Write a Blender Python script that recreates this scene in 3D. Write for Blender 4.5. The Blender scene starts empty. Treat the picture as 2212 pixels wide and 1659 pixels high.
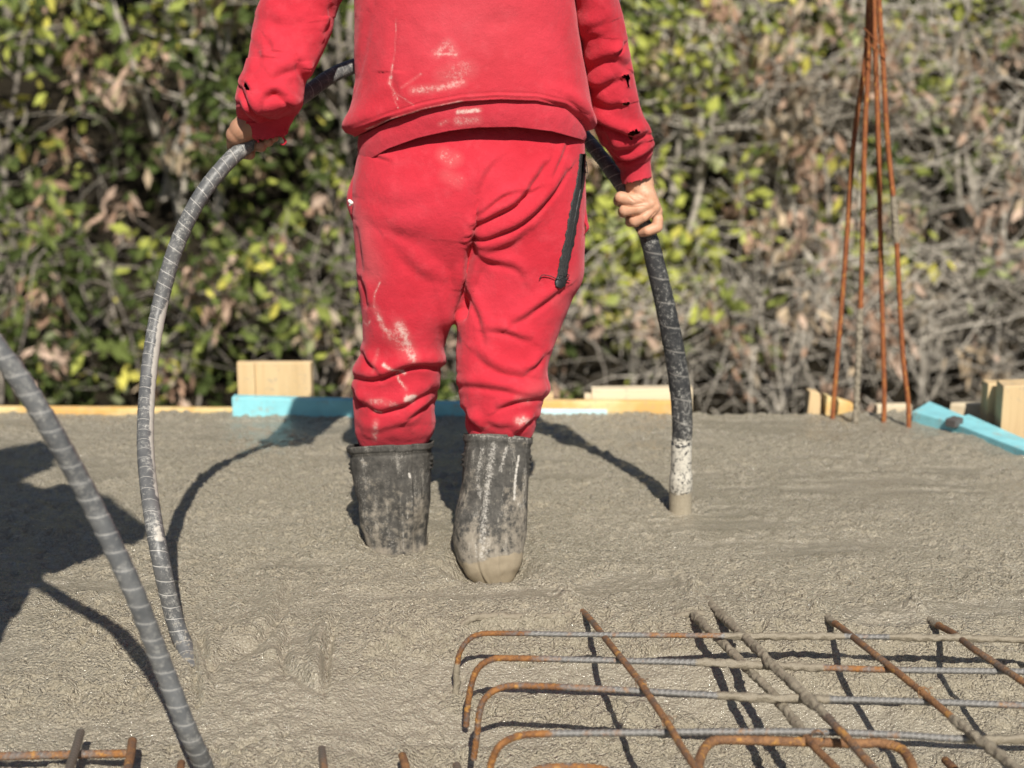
import bpy, math, random
import numpy as np
from mathutils import Vector
from mathutils.bvhtree import BVHTree
from math import radians, sin, cos, tan, atan, pi

rng = np.random.default_rng(7)
random.seed(7)
sc = bpy.context.scene
COL = sc.collection

# ------------------------------------------------------------------ camera, sky, sun, exposure
F = 3039.0; CAMH = 0.83; CX, CY = 1106.0, 829.5      # focal length and centre in units of a 2212-wide picture
PITCH = atan(630.0 / F)
cam_d = bpy.data.cameras.new("camera"); cam = bpy.data.objects.new("camera", cam_d); COL.objects.link(cam)
cam.location = (0, 0, CAMH); cam.rotation_euler = (pi / 2 - PITCH, 0, 0)
cam_d.sensor_width = 36.0; cam_d.lens = 36.0 * F / 2212.0
cam_d.clip_start = 0.05; cam_d.clip_end = 1000
cam_d.dof.use_dof = True; cam_d.dof.focus_distance = 2.21; cam_d.dof.aperture_fstop = 3.7
sc.camera = cam

SUN_EL, SUN_AZ = radians(42), radians(8)             # sun behind the camera, a little to its right
LS = np.array([sin(SUN_AZ) * cos(SUN_EL), -cos(SUN_AZ) * cos(SUN_EL), sin(SUN_EL)])
w = bpy.data.worlds.new("World"); sc.world = w; w.use_nodes = True
nt = w.node_tree; nt.nodes.clear()
sky = nt.nodes.new("ShaderNodeTexSky"); sky.sky_type = 'NISHITA'; sky.sun_disc = False
sky.sun_elevation = SUN_EL; sky.sun_rotation = pi - SUN_AZ
bg = nt.nodes.new("ShaderNodeBackground"); bg.inputs[1].default_value = 0.05
wo = nt.nodes.new("ShaderNodeOutputWorld")
nt.links.new(sky.outputs[0], bg.inputs[0]); nt.links.new(bg.outputs[0], wo.inputs[0])
sd = bpy.data.lights.new("sun", 'SUN'); sd.energy = 5.0; sd.angle = radians(0.55); sd.color = (1.0, 0.94, 0.84)
so = bpy.data.objects.new("sun", sd); COL.objects.link(so); so.location = (1, -4, 6)
so.rotation_euler = Vector(LS).to_track_quat('Z', 'Y').to_euler()
sc.view_settings.view_transform = 'Standard'; sc.view_settings.look = 'None'
sc.view_settings.exposure = 0.36; sc.view_settings.gamma = 1.0

# ------------------------------------------------------------------ measuring helpers
cp, sp = cos(PITCH), sin(PITCH)
def ray(x, y):
    u = (x - CX) / F; v = (CY - y) / F
    return np.array([u, cp + v * sp, -sp + v * cp])
CAMP = np.array([0, 0, CAMH])
def G(x, y, z=0.0):
    r = ray(x, y); return CAMP + r * ((z - CAMH) / r[2])
def V(x, y, Y):
    r = ray(x, y); return CAMP + r * (Y / r[1])
def proj(P):
    d = np.asarray(P, float) - CAMP
    f = d[..., 1] * cp - d[..., 2] * sp
    v = d[..., 1] * sp + d[..., 2] * cp
    return np.stack([CX + F * d[..., 0] / f, CY - F * v / f], -1)

# ------------------------------------------------------------------ numpy noise
_perm = np.random.default_rng(3).permutation(1024).astype(np.int64)
_grad = np.random.default_rng(4).normal(size=(1024, 3)); _grad /= np.linalg.norm(_grad, axis=1)[:, None]
def perlin(P):
    P = np.asarray(P, float); i = np.floor(P).astype(np.int64); f = P - i
    u = f * f * f * (f * (f * 6 - 15) + 10)
    def g(dx, dy, dz):
        h = _perm[(_perm[(_perm[(i[..., 0] + dx) & 1023] + i[..., 1] + dy) & 1023] + i[..., 2] + dz) & 1023]
        gr = _grad[h]
        return gr[..., 0] * (f[..., 0] - dx) + gr[..., 1] * (f[..., 1] - dy) + gr[..., 2] * (f[..., 2] - dz)
    def lp(a, b, t): return a + (b - a) * t
    x00 = lp(g(0, 0, 0), g(1, 0, 0), u[..., 0]); x10 = lp(g(0, 1, 0), g(1, 1, 0), u[..., 0])
    x01 = lp(g(0, 0, 1), g(1, 0, 1), u[..., 0]); x11 = lp(g(0, 1, 1), g(1, 1, 1), u[..., 0])
    return lp(lp(x00, x10, u[..., 1]), lp(x01, x11, u[..., 1]), u[..., 2]) * 1.6
def noise2(X, Y, lx, ly=None, z=0.0):
    ly = ly or lx
    return perlin(np.stack([X / lx, Y / ly, np.full_like(X, z + 0.37)], -1))
def worley(X, Y, cell, seed=0):
    """rounded pebbles: 1 at the centre of a random cell point falling to 0 between them"""
    gx, gy = np.floor(X / cell).astype(np.int64), np.floor(Y / cell).astype(np.int64); fx, fy = X / cell - gx, Y / cell - gy
    best = np.full(X.shape, 9.0)
    for dx in (-1, 0, 1):
        for dy in (-1, 0, 1):
            hsh = _perm[(_perm[(gx + dx + seed) & 1023] + gy + dy) & 1023]
            px, py = dx + (hsh & 31) / 31.0, dy + ((hsh >> 5) & 31) / 31.0
            best = np.minimum(best, (fx - px) ** 2 + (fy - py) ** 2)
    return np.clip(1 - 1.25 * best, -0.3, 1)
def sstep(a, b, x):
    t = np.clip((x - a) / (b - a), 0, 1); return t * t * (3 - 2 * t)

# ------------------------------------------------------------------ mesh helpers
def mesh_np(name, verts, quads, mats=None, smooth=True, tris=None):
    me = bpy.data.meshes.new(name)
    verts = np.asarray(verts, np.float32).reshape(-1, 3)
    q = np.asarray(quads, np.int32).reshape(-1, 4) if quads is not None and len(quads) else np.zeros((0, 4), np.int32)
    t = np.asarray(tris, np.int32).reshape(-1, 3) if tris is not None and len(tris) else np.zeros((0, 3), np.int32)
    me.vertices.add(len(verts)); me.vertices.foreach_set("co", verts.ravel())
    nl = q.size + t.size; me.loops.add(nl); me.loops.foreach_set("vertex_index", np.concatenate([q.ravel(), t.ravel()]))
    st = np.concatenate([np.arange(len(q)) * 4, q.size + np.arange(len(t)) * 3]).astype(np.int32)
    me.polygons.add(len(st)); me.polygons.foreach_set("loop_start", st)
    me.polygons.foreach_set("use_smooth", np.full(len(st), smooth))
    me.update(calc_edges=True); me.validate()
    for m in (mats or []): me.materials.append(m)
    return me
def link(name, me, parent=None, label=None, cat=None, group=None, kind=None):
    o = bpy.data.objects.new(name, me); COL.objects.link(o)
    if parent is not None: o.parent = parent
    if label: o["label"] = label
    if cat: o["category"] = cat
    if group: o["group"] = group
    if kind: o["kind"] = kind
    return o
def vattr(me, name, vals):
    a = me.attributes.new(name, 'FLOAT', 'POINT'); a.data.foreach_set("value", np.asarray(vals, np.float32).ravel())
def grid_quads(R, T, wrap=True):
    i = np.arange(R - 1)[:, None]; j = np.arange(T if wrap else T - 1)[None, :]
    j2 = (j + 1) % T
    return np.stack([i * T + j + 0 * j2, i * T + j2, (i + 1) * T + j2, (i + 1) * T + j + 0 * j2], -1).reshape(-1, 4)
def catmull(pts, n, uniform=True):
    """resample rows of numbers with a Catmull-Rom curve; spacing even along the first three columns"""
    P = np.asarray(pts, float)
    Q = np.vstack([2 * P[0] - P[1], P, 2 * P[-1] - P[-2]])
    out = []
    for k in range(len(P) - 1):
        a, b, c, d = Q[k], Q[k + 1], Q[k + 2], Q[k + 3]
        for t in np.linspace(0, 1, 24, endpoint=False):
            out.append(0.5 * (2 * b + (c - a) * t + (2 * a - 5 * b + 4 * c - d) * t * t + (3 * b - a - 3 * c + d) * t ** 3))
    out.append(P[-1]); out = np.array(out)
    s = np.concatenate([[0], np.cumsum(np.linalg.norm(np.diff(out[:, :3], axis=0), axis=1))])
    si = np.linspace(0, s[-1], n)
    return np.stack([np.interp(si, s, out[:, c]) for c in range(out.shape[1])], 1), si
def frames(C):
    T = np.gradient(C, axis=0); T /= np.linalg.norm(T, axis=1)[:, None]
    n = np.cross(T[0], [0, 0, 1.0]);
    if np.linalg.norm(n) < 1e-3: n = np.cross(T[0], [0, 1.0, 0])
    n /= np.linalg.norm(n); N = [n]
    for k in range(1, len(C)):
        n = N[-1] - T[k] * np.dot(N[-1], T[k]); n /= np.linalg.norm(n); N.append(n)
    N = np.array(N); return T, N, np.cross(T, N)
def tube(C, r, sides, prof=None, cap=True):
    """swept tube: centre line C (n,3), radius r (n) ; prof(s, ang) multiplies the radius. returns verts, quads, tris, s, ang"""
    C = np.asarray(C, float); n = len(C); r = np.broadcast_to(r, (n,))
    s = np.concatenate([[0], np.cumsum(np.linalg.norm(np.diff(C, axis=0), axis=1))])
    T, N, B = frames(C); a = np.arange(sides) / sides * 2 * pi
    SS, AA = np.meshgrid(s, a, indexing='ij')
    R = r[:, None] * (prof(SS, AA) if prof else 1.0)
    P = C[:, None] + R[..., None] * (np.cos(AA)[..., None] * N[:, None] + np.sin(AA)[..., None] * B[:, None])
    V_ = P.reshape(-1, 3); Q = grid_quads(n, sides); tr = []
    if cap:
        V_ = np.vstack([V_, C[0], C[-1]]); i0 = n * sides
        for j in range(sides):
            tr.append((i0, (j + 1) % sides, j)); tr.append((i0 + 1, (n - 1) * sides + j, (n - 1) * sides + (j + 1) % sides))
        SS = np.concatenate([SS.ravel(), [s[0], s[-1]]]); AA = np.concatenate([AA.ravel(), [0, 0]])
    return V_, Q[:, ::-1], [t[::-1] for t in tr], np.ravel(SS), np.ravel(AA)
class MB:
    """collects pieces for ONE mesh"""
    def __init__(s): s.v = []; s.q = []; s.t = []; s.n = 0; s.a = {}
    def add(s, v, q=None, t=None, **attrs):
        v = np.asarray(v, float).reshape(-1, 3)
        if q is not None and len(q): s.q.append(np.asarray(q) + s.n)
        if t is not None and len(t): s.t.append(np.asarray(t) + s.n)
        for k, val in attrs.items(): s.a.setdefault(k, []).append(np.broadcast_to(val, (len(v),)))
        s.v.append(v); s.n += len(v)
    def tube(s, C, r, sides=8, prof=None):
        v, q, t, ss, aa = tube(C, r, sides, prof); s.add(v, q, t)
    def mesh(s, name, mats, smooth=True):
        me = mesh_np(name, np.vstack(s.v), np.vstack(s.q) if s.q else None, mats, smooth, np.vstack(s.t) if s.t else None)
        for k, val in s.a.items(): vattr(me, k, np.concatenate(val))
        return me
    def cone(s, p0, r0, p1, r1, sides=16):
        p0 = np.asarray(p0, float); p1 = np.asarray(p1, float); d = p1 - p0; L = np.linalg.norm(d)
        if L < 1e-6: d = np.array([0, 0, 1e-5]); p1 = p0 + d; L = 1e-5
        ax = d / L; C = []; R = []
        for k in range(7):
            t = pi / 2 * (1 - k / 6); C.append(p0 - ax * r0 * sin(t)); R.append(max(r0 * cos(t), 1e-4))
        for k in range(7):
            t = pi / 2 * k / 6; C.append(p1 + ax * r1 * sin(t)); R.append(max(r1 * cos(t), 1e-4))
        C = np.array(C); R = np.array(R)
        n = np.cross(ax, [0.3, 0.2, 0.93]); n /= np.linalg.norm(n); b = np.cross(ax, n)
        a = np.arange(sides) / sides * 2 * pi
        P = C[:, None] + R[:, None, None] * (np.cos(a)[None, :, None] * n + np.sin(a)[None, :, None] * b)
        V_ = np.vstack([P.reshape(-1, 3), C[0], C[-1]]); i0 = 14 * sides; tr = []
        for j in range(sides):
            tr.append((i0, (j + 1) % sides, j)); tr.append((i0 + 1, 13 * sides + j, 13 * sides + (j + 1) % sides))
        s.add(V_, grid_quads(14, sides), tr)
    def chain(s, pts):
        """pts: list of (x,y,z,r)"""
        for a, b in zip(pts[:-1], pts[1:]): s.cone(a[:3], a[3], b[:3], b[3])
def voxel(me, size, smooth_it=0, fac=0.5):
    o = bpy.data.objects.new("tmp", me); COL.objects.link(o)
    m = o.modifiers.new("r", 'REMESH'); m.mode = 'VOXEL'; m.voxel_size = size; m.use_smooth_shade = True
    dg = bpy.context.evaluated_depsgraph_get(); dg.update()
    out = bpy.data.meshes.new_from_object(o.evaluated_get(dg))
    bpy.data.objects.remove(o); bpy.data.meshes.remove(me)
    if smooth_it:
        v = get_co(out); e = np.zeros(len(out.edges) * 2, np.int32); out.edges.foreach_get("vertices", e); e = e.reshape(-1, 2)
        set_co(out, lap(v, e, smooth_it, fac))
    out.polygons.foreach_set("use_smooth", np.ones(len(out.polygons), bool))
    return out
def lap(v, e, it, fac=0.5):
    n = len(v); deg = np.bincount(e.ravel(), minlength=n).clip(1)
    for k in range(it):
        acc = np.stack([np.bincount(e[:, 0], v[e[:, 1], c], n) + np.bincount(e[:, 1], v[e[:, 0], c], n) for c in range(3)], 1)
        v = v + (acc / deg[:, None] - v) * fac
    return v
def get_co(me):
    v = np.zeros(len(me.vertices) * 3, np.float32); me.vertices.foreach_get("co", v); return v.reshape(-1, 3).astype(float)
def set_co(me, v):
    me.vertices.foreach_set("co", np.asarray(v, np.float32).ravel()); me.update()
def get_no(me):
    v = np.zeros(len(me.vertices) * 3, np.float32)
    me.vertex_normals.foreach_get("vector", v); return v.reshape(-1, 3).astype(float)
def polydist(uv, pts):
    """distance to a polyline, signed (+ = above it in the elevation drawing), and position 0..1 along it"""
    pts = np.asarray(pts, float); L = np.linalg.norm(np.diff(pts, axis=0), axis=1); S = np.concatenate([[0], np.cumsum(L)])
    bd = np.full(len(uv), 1e9); bs = np.zeros(len(uv)); bt = np.zeros(len(uv))
    for k in range(len(pts) - 1):
        a, b = pts[k], pts[k + 1]; ab = b - a
        t = np.clip(((uv - a) @ ab) / (ab @ ab), 0, 1); dv = uv - (a + t[:, None] * ab); d = np.linalg.norm(dv, axis=1)
        m = d < bd; bd[m] = d[m]
        nrm = np.array([ab[1], -ab[0]]);
        if nrm[1] > 0: nrm = -nrm
        bs[m] = np.sign(dv[m] @ nrm + 1e-9); bt[m] = (S[k] + t[m] * L[k]) / S[-1]
    return bd * bs, bt
def folds(uv, lst):
    """cloth folds: each = (polyline of the crease, ridge height mm, groove depth mm, ridge width, groove width)"""
    h = np.zeros(len(uv))
    for pts, A, Bd, wr, wg in lst:
        P = np.asarray(catmull(np.c_[np.asarray(pts, float), np.zeros(len(pts))], 4 * len(pts))[0])[:, :2] if len(pts) > 2 else np.asarray(pts, float)
        lo = P.min(0) - 4 * wr; hi = P.max(0) + 4 * wr
        m = np.where(((uv > lo) & (uv < hi)).all(1))[0]
        if not len(m): continue
        d, t = polydist(uv[m], P)
        tp = np.sqrt(np.clip(np.sin(pi * np.clip(t * 0.9 + 0.05, 0, 1)), 0, 1)) * np.clip(1 - np.maximum(np.abs(d) - 3 * wr, 0) / wr, 0, 1)
        ends = ((t <= 0.001) | (t >= 0.999)); tp = np.where(ends, tp * 0.8, tp)
        h[m] += 1e-3 * tp * (A * np.exp(-((d - wr) / wr) ** 2) - Bd * np.exp(-(d / wg) ** 2))
    return h
def loft_pairs(rows, nr, nt_, expo=2.3, ref=None):
    """rows: (xl,yl,xr,yr,Y,back,front) drawn in elevation; back/front = depth of the section in metres. returns (nr,nt,3) grid.
    angle 0 = right, pi/2 = far side (front of the body), 3pi/2 = near side (back)"""
    W = []
    for xl, yl, xr, yr, Y, b, f in rows:
        a = V(xl, yl, Y); c = V(xr, yr, Y); W.append(np.concatenate([(a + c) / 2, (c - a) / 2, [b, f]]))
    W, si = catmull(W, nr)
    th = np.arange(nt_) / nt_ * 2 * pi
    c, s_ = np.cos(th), np.sin(th)
    ex = np.sign(c) * np.abs(c) ** (2 / expo); ey = np.sign(s_) * np.abs(s_) ** (2 / expo)
    dep = np.where(s_[None] < 0, W[:, 6:7], W[:, 7:8]) * ey[None]
    P = W[:, None, :3] + ex[None, :, None] * W[:, None, 3:6]
    P[..., 1] += dep
    return P
def grid_normals(P):
    du = np.roll(P, -1, 1) - np.roll(P, 1, 1); dv = np.gradient(P, axis=0)
    n = np.cross(du, dv); n /= np.linalg.norm(n, axis=-1)[..., None] + 1e-12
    cen = P.mean(1, keepdims=True); sgn = np.sign(np.sum((P - cen) * n, -1).mean()); return n * sgn
def closed(P, mb):
    R, T = P.shape[:2]; v = np.vstack([P.reshape(-1, 3), P[0].mean(0), P[-1].mean(0)]); t = []
    for j in range(T):
        t.append((R * T, (j + 1) % T, j)); t.append((R * T + 1, (R - 1) * T + j, (R - 1) * T + (j + 1) % T))
    mb.add(v, grid_quads(R, T), t)

# ------------------------------------------------------------------ material helpers
class NT:
    def __init__(s, name):
        s.m = bpy.data.materials.new(name); s.m.use_nodes = True; s.t = s.m.node_tree; s.n = s.t.nodes
        s.p = s.n["Principled BSDF"]; s.out = s.n["Material Output"]
    def new(s, typ, **kw):
        n = s.n.new(typ)
        for k, v in kw.items():
            if isinstance(k, str) and k.startswith("i_"): n.inputs[k[2:].replace("_", " ")].default_value = v
            else: setattr(n, k, v)
        return n
    def lk(s, a, b): s.t.links.new(a, b)
    def coord(s, kind="Object"):
        return s.new("ShaderNodeTexCoord").outputs[kind]
    def noise(s, scale, detail=3, rough=0.55, vec=None, dist=0.0):
        n = s.new("ShaderNodeTexNoise"); n.inputs["Scale"].default_value = scale; n.inputs["Detail"].default_value = detail
        n.inputs["Roughness"].default_value = rough; n.inputs["Distortion"].default_value = dist
        s.lk(vec if vec is not None else s.coord(), n.inputs["Vector"]); return n.outputs["Fac"]
    def ramp(s, fac, stops):
        r = s.new("ShaderNodeValToRGB"); e = r.color_ramp.elements
        while len(e) < len(stops): e.new(0.5)
        for el, (p, c) in zip(e, stops):
            el.position = p; el.color = (c, c, c, 1) if isinstance(c, (int, float)) else (*c, 1)
        s.lk(fac, r.inputs[0]); return r.outputs[0]
    def math(s, op, a, b=None, c=None, clamp=False):
        n = s.new("ShaderNodeMath", operation=op, use_clamp=clamp)
        for k, x in enumerate((a, b, c)):
            if x is None: continue
            if isinstance(x, (int, float)): n.inputs[k].default_value = x
            else: s.lk(x, n.inputs[k])
        return n.outputs[0]
    def mix(s, fac, a, b):
        n = s.new("ShaderNodeMix", data_type='RGBA')
        for idx, x in ((0, fac), (6, a), (7, b)):
            if isinstance(x, (int, float)): n.inputs[idx].default_value = x
            elif isinstance(x, tuple): n.inputs[idx].default_value = (*x, 1)
            else: s.lk(x, n.inputs[idx])
        return n.outputs[2]
    def attr(s, name):
        return s.new("ShaderNodeAttribute", attribute_name=name).outputs["Fac"]
    def attrc(s, name):
        return s.new("ShaderNodeAttribute", attribute_name=name).outputs["Color"]
    def bump(s, h, strength, dist, prev=None):
        b = s.new("ShaderNodeBump"); b.inputs["Strength"].default_value = strength; b.inputs["Distance"].default_value = dist
        s.lk(h, b.inputs["Height"])
        if prev is not None: s.lk(prev, b.inputs["Normal"])
        return b.outputs[0]
    def set(s, **kw):
        for k, v in kw.items():
            i = s.p.inputs[k.replace("_", " ")]
            if isinstance(v, (int, float)): i.default_value = v
            elif isinstance(v, tuple): i.default_value = (*v, 1) if len(v) == 3 else v
            else: s.lk(v, i)
        return s.m

def mat_concrete():
    k = NT("wet_concrete"); co = k.coord()
    big = k.noise(2.2, 4, 0.6, co); mid = k.noise(34, 4, 0.65, co); fine = k.noise(260, 3, 0.7, co)
    base = k.mix(k.ramp(big, [(0.3, 0), (0.7, 1)]), (0.365, 0.322, 0.240), (0.435, 0.386, 0.292))
    base = k.mix(k.math('MULTIPLY', k.ramp(mid, [(0.42, 0), (0.62, 1)]), 0.40), base, (0.285, 0.245, 0.18))
    base = k.mix(k.math('MULTIPLY', k.ramp(fine, [(0.54, 0), (0.66, 1)]), 0.6), base, (0.66, 0.60, 0.48))  # pale sand flecks, brightened in the colour to stand in for glints
    base = k.mix(k.math('MULTIPLY', k.ramp(fine, [(0.34, 1), (0.46, 0)]), 0.45), base, (0.15, 0.13, 0.098))
    slick = k.attr("slick")
    base = k.mix(k.math('MULTIPLY', slick, 0.72), base, (0.185, 0.166, 0.130))
    wv = k.new("ShaderNodeVectorMath", operation='ADD'); nz = k.new("ShaderNodeTexNoise"); nz.inputs["Scale"].default_value = 110
    k.lk(co, nz.inputs["Vector"]); sc_ = k.new("ShaderNodeVectorMath", operation='SCALE'); sc_.inputs[3].default_value = 0.006
    k.lk(nz.outputs["Color"], sc_.inputs[0]); k.lk(co, wv.inputs[0]); k.lk(sc_.outputs[0], wv.inputs[1])
    def vor(scale):
        v = k.new("ShaderNodeTexVoronoi", feature='F1'); v.inputs["Scale"].default_value = scale; k.lk(wv.outputs[0], v.inputs["Vector"]); return v.outputs["Distance"]
    rough = k.math('SUBTRACT', 1.0, k.math('MULTIPLY', slick, 0.82))
    h = k.math('ADD', k.math('MULTIPLY', k.noise(210, 2, 0.5, co), 1.0), k.math('MULTIPLY', k.noise(460, 2, 0.6, co), 0.5))
    h = k.math('MULTIPLY', k.math('ADD', h, k.math('MULTIPLY', vor(240), -0.35)), rough)
    nb = k.bump(h, 1.0, 0.0115)
    return k.set(Base_Color=base, Roughness=k.ramp(k.noise(120, 2, 0.5, co), [(0.35, 0.22), (0.7, 0.45)]), Normal=nb, Specular_IOR_Level=0.55, Coat_Weight=k.ramp(k.noise(45, 3, 0.6, co), [(0.38, 0.15), (0.62, 0.85)]), Coat_Roughness=0.10, Coat_Normal=nb)
def mat_fabric(name, col, pale, stain=(0.60, 0.43, 0.39)):
    k = NT(name); co = k.coord()
    n1 = k.noise(7, 4, 0.6, co); n2 = k.noise(900, 2, 0.7, co); n3 = k.noise(60, 4, 0.65, co)
    base = k.mix(k.math('MULTIPLY', k.ramp(n1, [(0.3, 0), (0.7, 1)]), 0.9), tuple(c * 0.9 for c in col), pale)
    base = k.mix(k.math('MULTIPLY', k.ramp(k.noise(32, 5, 0.7, co), [(0.50, 0), (0.72, 1)]), 0.22), base, tuple(min(1, c * 1.0 + 0.06) for c in pale))
    base = k.mix(k.math('MULTIPLY', k.ramp(n2, [(0.35, 1), (0.65, 0)]), 0.30), base, tuple(c * 0.62 for c in col))
    st = k.attr("stain"); n4 = k.noise(170, 4, 0.7, co); n5 = k.noise(28, 3, 0.6, co)
    tex = k.math('ADD', k.math('MULTIPLY', n4, 0.55), k.math('MULTIPLY', n5, 0.45))
    grain = k.ramp(k.math('ADD', tex, k.math('MULTIPLY', k.math('SUBTRACT', st, 0.6), 0.35)), [(0.44, 0), (0.60, 1)])
    msk = k.math('MULTIPLY', grain, k.ramp(st, [(0.08, 0), (0.75, 1)]))
    base = k.mix(k.math('MULTIPLY', k.ramp(st, [(0.1, 0), (1.0, 1)]), 0.22), base, stain)
    base = k.mix(k.math('MULTIPLY', msk, 0.9), base, stain)
    base = k.mix(k.math('MULTIPLY', k.attr("wear"), 0.5), base, (0.46, 0.15, 0.16))  # rubbed cloth, plus light painted on the upper back
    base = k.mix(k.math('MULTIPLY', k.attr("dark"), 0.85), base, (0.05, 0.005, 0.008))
    h = k.math('ADD', k.math('MULTIPLY', n2, 0.5), k.math('MULTIPLY', k.noise(380, 3, 0.7, co), 0.8))
    nb = k.bump(n3, 0.4, 0.005); nb = k.bump(h, 0.5, 0.0011, nb)
    m = k.set(Base_Color=base, Roughness=0.95, Normal=nb, Specular_IOR_Level=0.12)
    k.p.inputs["Sheen Weight"].default_value = 0.25; k.p.inputs["Sheen Roughness"].default_value = 0.5
    k.p.inputs["Sheen Tint"].default_value = (1.0, 0.45, 0.5, 1)
    return m
RED = mat_fabric("red_fleece", (0.51, 0.024, 0.041), (0.565, 0.040, 0.064))
RED_RIB = mat_fabric("red_rib_knit", (0.50, 0.025, 0.044), (0.55, 0.042, 0.068))
def mat_plain(name, col, rough=0.6, var=0.25, scale=40, bump=0.2, bd=0.002, metal=0.0, spec=0.4):
    k = NT(name); co = k.coord(); n = k.noise(scale, 4, 0.6, co)
    base = k.mix(k.ramp(n, [(0.3, 0), (0.7, 1)]), tuple(c * (1 - var) for c in col), tuple(min(1, c * (1 + var)) for c in col))
    return k.set(Base_Color=base, Roughness=rough, Metallic=metal, Specular_IOR_Level=spec, Normal=k.bump(n, bump, bd))
def mat_skin():
    k = NT("skin"); co = k.coord(); n = k.noise(60, 4, 0.6, co); f = k.noise(420, 3, 0.6, co)
    base = k.mix(k.ramp(n, [(0.3, 0), (0.7, 1)]), (0.52, 0.27, 0.165), (0.60, 0.35, 0.235))
    base = k.mix(k.math('MULTIPLY', k.ramp(f, [(0.55, 0), (0.75, 1)]), 0.3), base, (0.34, 0.17, 0.11))
    base = k.mix(k.attr('tan'), base, (0.30, 0.155, 0.095))  # mixes in a darker skin tone where the attribute is set
    m = k.set(Base_Color=base, Roughness=0.5, Normal=k.bump(f, 0.35, 0.0012), Specular_IOR_Level=0.4)
    k.p.inputs["Subsurface Weight"].default_value = 0.06; k.p.inputs["Subsurface Scale"].default_value = 0.006
    return m
SKIN = mat_skin()
def mat_boot():
    k = NT("boot_rubber"); co = k.coord()
    n = k.noise(13, 5, 0.7, co); f = k.noise(70, 6, 0.75, co); g = k.noise(400, 3, 0.7, co)
    mp = k.new("ShaderNodeMapping"); k.lk(co, mp.inputs[0]); mp.inputs["Scale"].default_value = (1, 1, 0.18)
    st = k.noise(70, 4, 0.65, mp.outputs[0])
    low = k.attr("low")
    grey = k.mix(k.ramp(f, [(0.3, 0), (0.7, 1)]), (0.034, 0.033, 0.031), (0.115, 0.108, 0.097))
    d1 = k.math('ADD', k.math('ADD', k.math('MULTIPLY', n, 0.9), k.math('MULTIPLY', st, 0.35)), k.math('MULTIPLY', low, 0.42))
    d1 = k.math('ADD', d1, k.math('MULTIPLY', k.math('SUBTRACT', f, 0.5), 0.9))
    base = k.mix(k.math('MULTIPLY', k.ramp(d1, [(0.78, 0), (1.16, 1)]), 0.8), grey, (0.29, 0.255, 0.205))
    base = k.mix(k.math('MULTIPLY', k.ramp(k.math('ADD', k.math('MULTIPLY', st, 0.7), k.math('MULTIPLY', g, 0.4)), [(0.60, 0), (0.76, 1)]), 0.5), base, (0.5, 0.47, 0.42))
    mark = k.attr("mark"); mk = k.ramp(k.math('ADD', mark, k.math('MULTIPLY', k.math('SUBTRACT', k.noise(240, 4, 0.75, co), 0.5), 1.7)), [(0.45, 0), (0.95, 1)])
    mk = k.math('MULTIPLY', mk, k.ramp(mark, [(0.05, 0), (0.25, 1)]))
    base = k.mix(k.math('MULTIPLY', mk, 0.8), base, (0.62, 0.59, 0.54))
    wet = k.attr("wet")
    base = k.mix(wet, base, k.mix(k.ramp(f, [(0.3, 0), (0.7, 1)]), (0.27, 0.225, 0.16), (0.34, 0.285, 0.205)))
    r = k.math('SUBTRACT', k.ramp(f, [(0.3, 0.68), (0.7, 0.9)]), k.math('MULTIPLY', wet, 0.3))
    return k.set(Base_Color=base, Roughness=r, Normal=k.bump(f, 0.3, 0.002), Specular_IOR_Level=0.22)
BOOT = mat_boot()
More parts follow.
